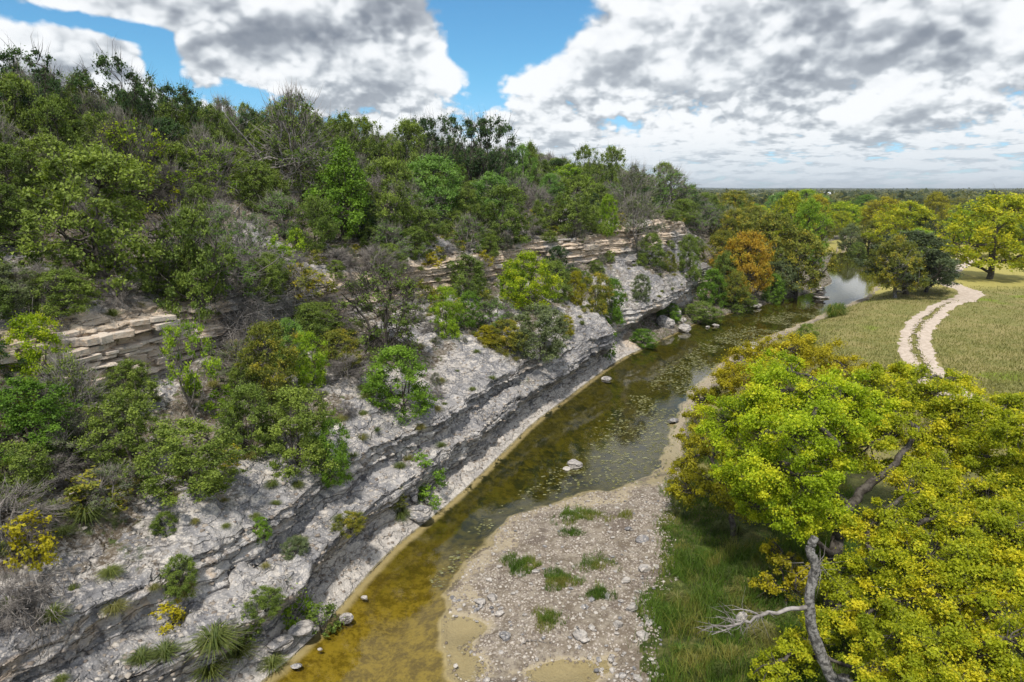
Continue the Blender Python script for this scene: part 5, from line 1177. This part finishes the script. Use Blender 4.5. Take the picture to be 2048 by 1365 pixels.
for q in range(3000):
    if nc_ >= 230: break
    if dr_[q] < -.1 or dg_[q] > 1.2 or h_[q] < -.03 or (dg_[q] < -2.2 and rng.uniform() < .5): continue
    s = rng.uniform(.06, .11) * (1 + (rng.uniform() < .14) * rng.uniform(.4, 1.0))
    stone('cobble', 'loose pale cobble ' + where(cpx[q], cpy[q], LMG), (cxy[q, 0], cxy[q, 1], h_[q] + s * .2), (s * 1.15, s * .85, s * .6), rng.uniform(0, 6), 'cobbles of the gravel bar', STS, 'stone'); nc_ += 1
for x, y, w, h, lb in [(985, 1200, 22, 18, 'squared pale stone at the left edge of the gravel bar'), (962, 1208, 24, 16, 'pinkish stone beside the squared one at the gravel edge'), (1010, 1276, 28, 16, 'flat pale stone in the wet gravel left of the bottom puddle'),
                       (1158, 1272, 32, 22, 'chalky lump of stone in the lower middle of the gravel bar'), (1235, 1250, 22, 14, 'flat white stone in the lower gravel bar'), (1263, 1218, 24, 16, 'flat white stone right of the lowest grass tuft'),
                       (1285, 1276, 26, 20, 'reddish stone where gravel meets grass at the bottom'), (1250, 1162, 20, 14, 'white stone above the flat white ones'), (1288, 1140, 26, 16, 'pinkish slab at the grass edge of the gravel bar'), (1283, 1082, 28, 16, 'pale brown slab near the top of the gravel bar')]:
    spx(lb, x, y, w, h, 'stone', up=.12)
def pebbles(name, label, n, sampler, smin, smax, seed, mat):
    rng = np.random.default_rng(seed); x, y, z = sampler(n, rng); n = len(x)
    base = np.array([(1, 0, 0), (-.5, .87, 0), (-.5, -.87, 0), (.5, .6, .75), (-.9, .1, .7), (.4, -.7, .8)]); f0 = np.array([(0, 1, 3), (1, 2, 4), (2, 0, 5), (3, 1, 4), (4, 2, 5), (5, 0, 3), (3, 4, 5)])
    s = smin + (smax - smin) * rng.uniform(0, 1, n) ** 2.5; a = rng.uniform(0, 6.28, n)
    v = np.repeat(base[None], n, 0) * (1 + rng.normal(size=(n, 6, 3)) * .22) * s[:, None, None]; v[:, :, 2] *= .75
    c_, s_ = np.cos(a)[:, None], np.sin(a)[:, None]
    v = np.stack([v[:, :, 0] * c_ - v[:, :, 1] * s_ + x[:, None], v[:, :, 0] * s_ + v[:, :, 1] * c_ + y[:, None], v[:, :, 2] + z[:, None] - s[:, None] * .12], -1)
    f = (f0[None] + (np.arange(n) * 6)[:, None, None]).reshape(-1, 3)
    me = np_mesh(name, v.reshape(-1, 3), f, mat, face_attr={'tint': np.repeat(rng.uniform(0, 1, n), 7)}); return tag(obj(name, me), label, 'gravel', kind='stuff')
pm, t = new_mat('pebble_stone'); tn = t.attr('tint'); pos = t.node('ShaderNodeNewGeometry').outputs['Position']
rmp = t.node('ShaderNodeValToRGB', {0: tn}); cr = rmp.color_ramp; cr.elements[0].color = (.16, .125, .10, 1); cr.elements[1].color = (.60, .55, .49, 1)
for p_, c_ in ((.3, (.24, .20, .16, 1)), (.6, (.38, .325, .27, 1)), (.85, (.50, .45, .39, 1))): cr.elements.new(p_).color = c_
b_ = t.node('ShaderNodeBsdfPrincipled', {'Base Color': t.mix(t.m('MULTIPLY', t.noise(pos, 25, 3), .5), rmp.outputs[0], (.24, .21, .19, 1)), 'Roughness': .85}); b_.inputs['Specular IOR Level'].default_value = .2; finish(t, b_.outputs[0])
def bar_s(n, rng):
    y = rng.uniform(12, 34, n) ; x = rng.uniform(-6, 12, n)
    h, dl, dr, dg = ground_h(x, y, True); k = (dr > -.3) & (dg < .5) & (h > -.05) & (rng.uniform(0, 1, n) < .35 + .65 * sstep(fbm(x * .7, y * .7, seed=171), .35, .55)); return x[k], y[k], h[k]
pebbles('gravel', 'loose pale pebbles covering the gravel bar', 52000, bar_s, .018, .075, 500, pm)
def bluff_s(n, rng):
    i = rng.integers(0, nS, n); w = np.where((np.arange(nU) > 4), 1, 0) * (wall.mean(0) < .6); w = w * np.where(u < 2.2, 3.0, 1.0); w = w * np.where(u > 16, .0, 1.0); j = rng.choice(nU, n, p=w / w.sum())
    k = (Sg[i] < 60); i, j = i[k], j[k]; return BX[i, j] + rng.normal(size=len(i)) * .03, BY[i, j], Z[i, j]
pebbles('rubble', 'white limestone rubble strewn over the bluff ledges', 26000, bluff_s, .02, .11, 501, pm)

# rock blocks of the tan wall, course by course
import bmesh
def block_mesh(seed):
    bm = bmesh.new(); bmesh.ops.create_cube(bm, size=1); rng = np.random.default_rng(seed)
    for v in bm.verts: v.co = Vector(np.array(v.co) * (1 + rng.normal(size=3) * .06))
    bmesh.ops.bevel(bm, geom=bm.edges[:], offset=.07, segments=1, affect='EDGES')
    me = bpy.data.meshes.new('stone_block'); bm.to_mesh(me); bm.free(); me.materials.append(M['block']); return me
m, t = new_mat('tan_block_stone'); pos = t.node('ShaderNodeNewGeometry').outputs['Position']; rn = t.node('ShaderNodeObjectInfo').outputs['Random']
n2 = t.noise(pos, 4, 7, .7); c = t.mix(rn, (.46, .35, .26, 1), (.62, .52, .43, 1)); c = t.mix(t.ss(n2, .35, .7), c, (.60, .54, .47, 1)); c = t.mix(t.m('MULTIPLY', t.ss(t.noise(pos, 1.6, 7, .7), .53, .61), .8), c, (.27, .25, .235, 1))
b_ = t.node('ShaderNodeBsdfPrincipled', {'Base Color': c, 'Roughness': .9}); b_.inputs['Specular IOR Level'].default_value = .2
t.put(b_.inputs['Normal'], t.node('ShaderNodeBump', {'Strength': .8, 'Distance': .06, 'Height': t.noise(t.v('MULTIPLY', pos, (1, 1, 3)), 5, 8, .7)}).outputs[0]); finish(t, b_.outputs[0]); M['block'] = m
BL = [block_mesh(600 + k) for k in range(6)]
rng = np.random.default_rng(610); nb = 0
j0, j1 = int(np.searchsorted(u, 12.02)), int(np.searchsorted(u, 12.98))
def course(S0, S1, zrel0, zrel1, hmin, hmax, lmin, lmax, prob, maxn):
    global nb
    zr = zrel0; cnt = 0
    while zr < zrel1:
        hh = rng.uniform(hmin, hmax); S = S0 + rng.uniform(0, lmax)
        while S < S1 and cnt < maxn:
            L = rng.uniform(lmin, lmax)
            if rng.uniform() < prob:
                i = int(np.searchsorted(Sg, S + L / 2)); col = Z[i, j0:j1]; zt_ = col[0] + zr + hh / 2
                if zt_ < col[-1] - .05:
                    j = j0 + int(np.argmin(np.abs(col - zt_))); i2 = min(i + 4, nS - 1)
                    tx, ty = np.interp(S, arc, TB[:, 0]), np.interp(S, arc, TB[:, 1])
                    o = obj('stone_block', BL[rng.integers(6)], bluff); out = rng.uniform(-.02, .14)
                    o.location = (BX[i, j] + ty * out, BY[i, j] - tx * out, zt_); o.scale = (L * .97, rng.uniform(.3, .75), hh * rng.uniform(.75, .98)); o.rotation_euler = (rng.normal() * .04, rng.normal() * .04, math.atan2(ty, tx) + rng.normal() * .16); nb += 1; cnt += 1
            S += L
        zr += hh
course(-2.5, 7.5, .05, 2.35, .09, .40, .22, 1.3, .66, 170)
course(24, 62, .2, 2.3, .2, .6, .5, 1.8, .13, 60)
# pale ledge slabs
print('blocks', nb)

# ------------------------------------------------------------------ grasses, floating weed
def blades(name, label, n, sampler, hmin, hmax, wd, seed, mat, cat='grass', lean=.35):
    rng = np.random.default_rng(seed); x, y, z, hs = sampler(n, rng); n = len(x)
    a = rng.uniform(0, 6.28, n); s = np.stack([np.cos(a), np.sin(a), 0 * a], 1) * wd; l = rng.normal(size=(n, 2)) * lean
    h = hs * rng.uniform(hmin, hmax, n); b = np.stack([x, y, z - .02], 1); m_ = b + np.stack([l[:, 0] * h * .4, l[:, 1] * h * .4, h * .6], 1); e_ = b + np.stack([l[:, 0] * h * 1.3, l[:, 1] * h * 1.3, h * .95], 1)
    v = np.stack([b - s, b + s, m_ + s * .6, m_ - s * .6, e_], 1).reshape(-1, 3); o = (np.arange(n) * 5)[:, None]
    f = np.concatenate([o + np.array([[0, 1, 2]]), o + np.array([[0, 2, 3]]), o + np.array([[3, 2, 4]])])
    tt = np.tile(np.clip(fbm(x * 1.2, y * 1.2, seed=seed) * 1.5 - .25 + rng.normal(0, .15, n), 0, 1), 3)
    return tag(obj(name, np_mesh(name, v, f, M[mat], face_attr={'tint': tt})), label, cat, kind='stuff')
def edge_s(n, rng):
    y = rng.uniform(11, 40, n) ** 1.0; x = rng.uniform(2, 16, n)
    h, dl, dr, dg = ground_h(x, y, True); p_ = sstep(dg, -.4, .6) * sstep(fbm(x * .55, y * .55, seed=181), .30, .46) + .12 * sstep(dg, -.2, 1); k = (rng.uniform(0, 1, n) < p_) & (dg < 7.5); hs = .6 + 1.3 * sstep(fbm(x * .4, y * .4, seed=182), .35, .65)
    return x[k], y[k], h[k], hs[k]
blades('grass', 'lush dark green grass along the gravel edge under the right trees', 120000, edge_s, .15, .42, .012, 700, 'grass')
rng = np.random.default_rng(705); wp = [(gp(px_, py_, .8)) for px_, py_ in zip(rng.uniform(1330, 1640, 70), rng.uniform(930, 1364, 70))]
for q, (x_, y_) in enumerate(wp):
    z_ = drop(x_, y_); q_ = proj((x_, y_, z_))
    tuft((x_, y_, z_), rng.uniform(.25, .6), ('tuft', 'drygrass', 'grass')[q % 3], 'weedy grass tuft ' + where(q_[0], q_[1], [(1620, 1200, 'bare dead snag'), (1450, 1250, 'long pale dead branch'), (1560, 1130, 'small orange yellow sapling'), (1400, 950, 'olive gold leaning tree'), (1320, 1100, 'gravel edge'), (1340, 1340, 'bottom end of the gravel edge')]), 'weedy tufts in the lush grass')
def mead_s(n, rng):
    py_ = rng.uniform(575, 900, n); px_ = rng.uniform(1450, 2080, n); dx = (px_ - 1024) / F; u_ = (682.5 - py_) / F
    t_ = (H - 1.2) / (math.sin(PITCH) - u_ * math.cos(PITCH)); x = dx * t_; y = (math.cos(PITCH) + u_ * math.sin(PITCH)) * t_
    h, dl, dr, dg = ground_h(x, y, True); rd = np.abs(side_dist(RD, x, y)); k = (dg > .2) & ((rd > 1.3) | ((rd < .45) & (y > 43) & (y < 78))) & (y < 110); return x[k], y[k], h[k], np.ones(k.sum())
blades('meadow_grass', 'short yellowish meadow grass on both sides of the dirt track', 46000, mead_s, .10, .30, .03, 701, 'drygrass')
for (px_, py_, rr, nn, lb) in [(1160, 1030, 1.05, 3000, 'largest green grass patch near the top of the gravel bar'), (1048, 1125, .75, 2400, 'round grass patch at the left of the gravel bar'), (1120, 1165, .65, 2000, 'brownish green grass patch at the centre of the gravel bar'),
                               (1190, 1130, .7, 900, 'thin grass streak right of the central patch'), (1195, 1190, .5, 1200, 'small dark grass patch right of the centre on the gravel bar'), (1098, 1245, .5, 1100, 'grass tuft low on the gravel bar above the puddle'), (1250, 1035, .35, 300, 'tiny grass tuft near the top right of the gravel bar'), (1140, 1065, .45, 700, 'pale thin grass just under the largest patch')]:
    cx_, cy_ = gp(px_, py_, .3)
    def ps(n, rng, cx_=cx_, cy_=cy_, rr=rr):
        a = rng.uniform(0, 6.28, n); r = rr * rng.uniform(0, 1, n) ** .7 * (1 + .35 * np.sin(a * 3 + cx_)); x, y = cx_ + np.cos(a) * r * 1.1, cy_ + np.sin(a) * r
        k = fbm(x * 3, y * 3, seed=190) > .40; x, y = x[k], y[k]; return x, y, ground_h(x, y), np.ones(len(x))
    o = blades('grass_patch', lb, nn, ps, .10, .30, .009, int(px_), 'grass'); o['kind'] = 'stuff'
# floating weed mats on the creek
rng = np.random.default_rng(900); n = 90000
y = rng.uniform(19, 84, n); x = rng.uniform(-6, 42, n); dl, dr = side_dist(LB, x, y), side_dist(RB, x, y); tot = dl - dr; fr2 = dl / np.maximum(tot, .1)
p_ = sstep(fbm(x * .45, y * .30, seed=191, oct=5, gain=.6), .42, .56) * sstep(fr2, .42, .62) * (dl > .5) * (dr < .2) * sstep(y, 27, 34) * (1 - .8 * sstep(y, 75, 84))
p_ = np.maximum(p_, (np.abs(fr2 - .78 + .05 * np.sin(y)) < .10) * (y < 33) * (y > 21) * sstep(fbm(x * .9, y * .9, seed=192), .42, .55) * (dl > .5))
k = rng.uniform(0, 1, n) < p_; x, y = x[k], y[k]; n = len(x); a = rng.uniform(0, 6.28, n); s = rng.uniform(.02, .07, n) * (1 + y / 60)
ang = np.stack([a, a + 1.4, a + 2.9, a + 4.4], 1); rr = s[:, None] * rng.uniform(.5, 1.2, (n, 4))
v = np.stack([x[:, None] + np.cos(ang) * rr, y[:, None] + np.sin(ang) * rr * .8, np.full((n, 4), .006) + rng.uniform(0, .012, (n, 4))], -1).reshape(-1, 3)
wmt = leaf_mat('floating_weed_leaves', (.075, .08, .025), (.34, .34, .19), (.17, .17, .05), trans=.05)
f = (np.arange(n) * 4)[:, None] + np.array([[0, 1, 2, 3]])
tag(obj('floating_weed', np_mesh('floating_weed', v, f, wmt, face_attr={'tint': rng.uniform(0, 1, n)})), 'mats of floating water weed over the middle of the creek', 'water weed', kind='stuff')
# prickly pear by the bare path
for x_, y_, lb in ((500, 445, 'prickly pear clump left of the bare rock path'), (575, 470, 'smaller prickly pear clump beside the bare rock path')):
    p = at_px(x_, y_); e = bpy.data.objects.new('prickly_pear', None); COL.objects.link(e); e.location = p; tag(e, lb, 'cactus')
    padm = stone_mesh(5, False, 1)
    for k in range(11):
        o = obj('pad', padm, e); o.material_slots[0].link = 'OBJECT'; o.material_slots[0].material = M['pads']; o.location = (PR.uniform(-.5, .5), PR.uniform(-.3, .3), PR.uniform(.1, .55)); o.scale = (.15, .03, .2); o.rotation_euler = (PR.uniform(-.4, .4), PR.uniform(-.6, .6), PR.uniform(0, 3))
# the air: thin even haze over the whole valley
hz = bpy.data.materials.new('haze_air'); hz.use_nodes = True; hz.node_tree.nodes.clear(); t = NT(hz.node_tree)
pv = t.node('ShaderNodeVolumePrincipled', {'Color': (.80, .87, .95, 1), 'Density': .00011, 'Anisotropy': .2}); t.put(t.node('ShaderNodeOutputMaterial').inputs[1], pv.outputs[0])
g = Geo(); box(g, -9100, 9100, -260, 9600, -4.2, 62); tag(obj('haze', g.mesh('haze', hz)), 'thin pale haze over the valley', 'haze', kind='stuff')
tot_t = sum(len(me.polygons) * 1 for me in bpy.data.meshes); print('faces', tot_t, 'objects', len(bpy.data.objects))
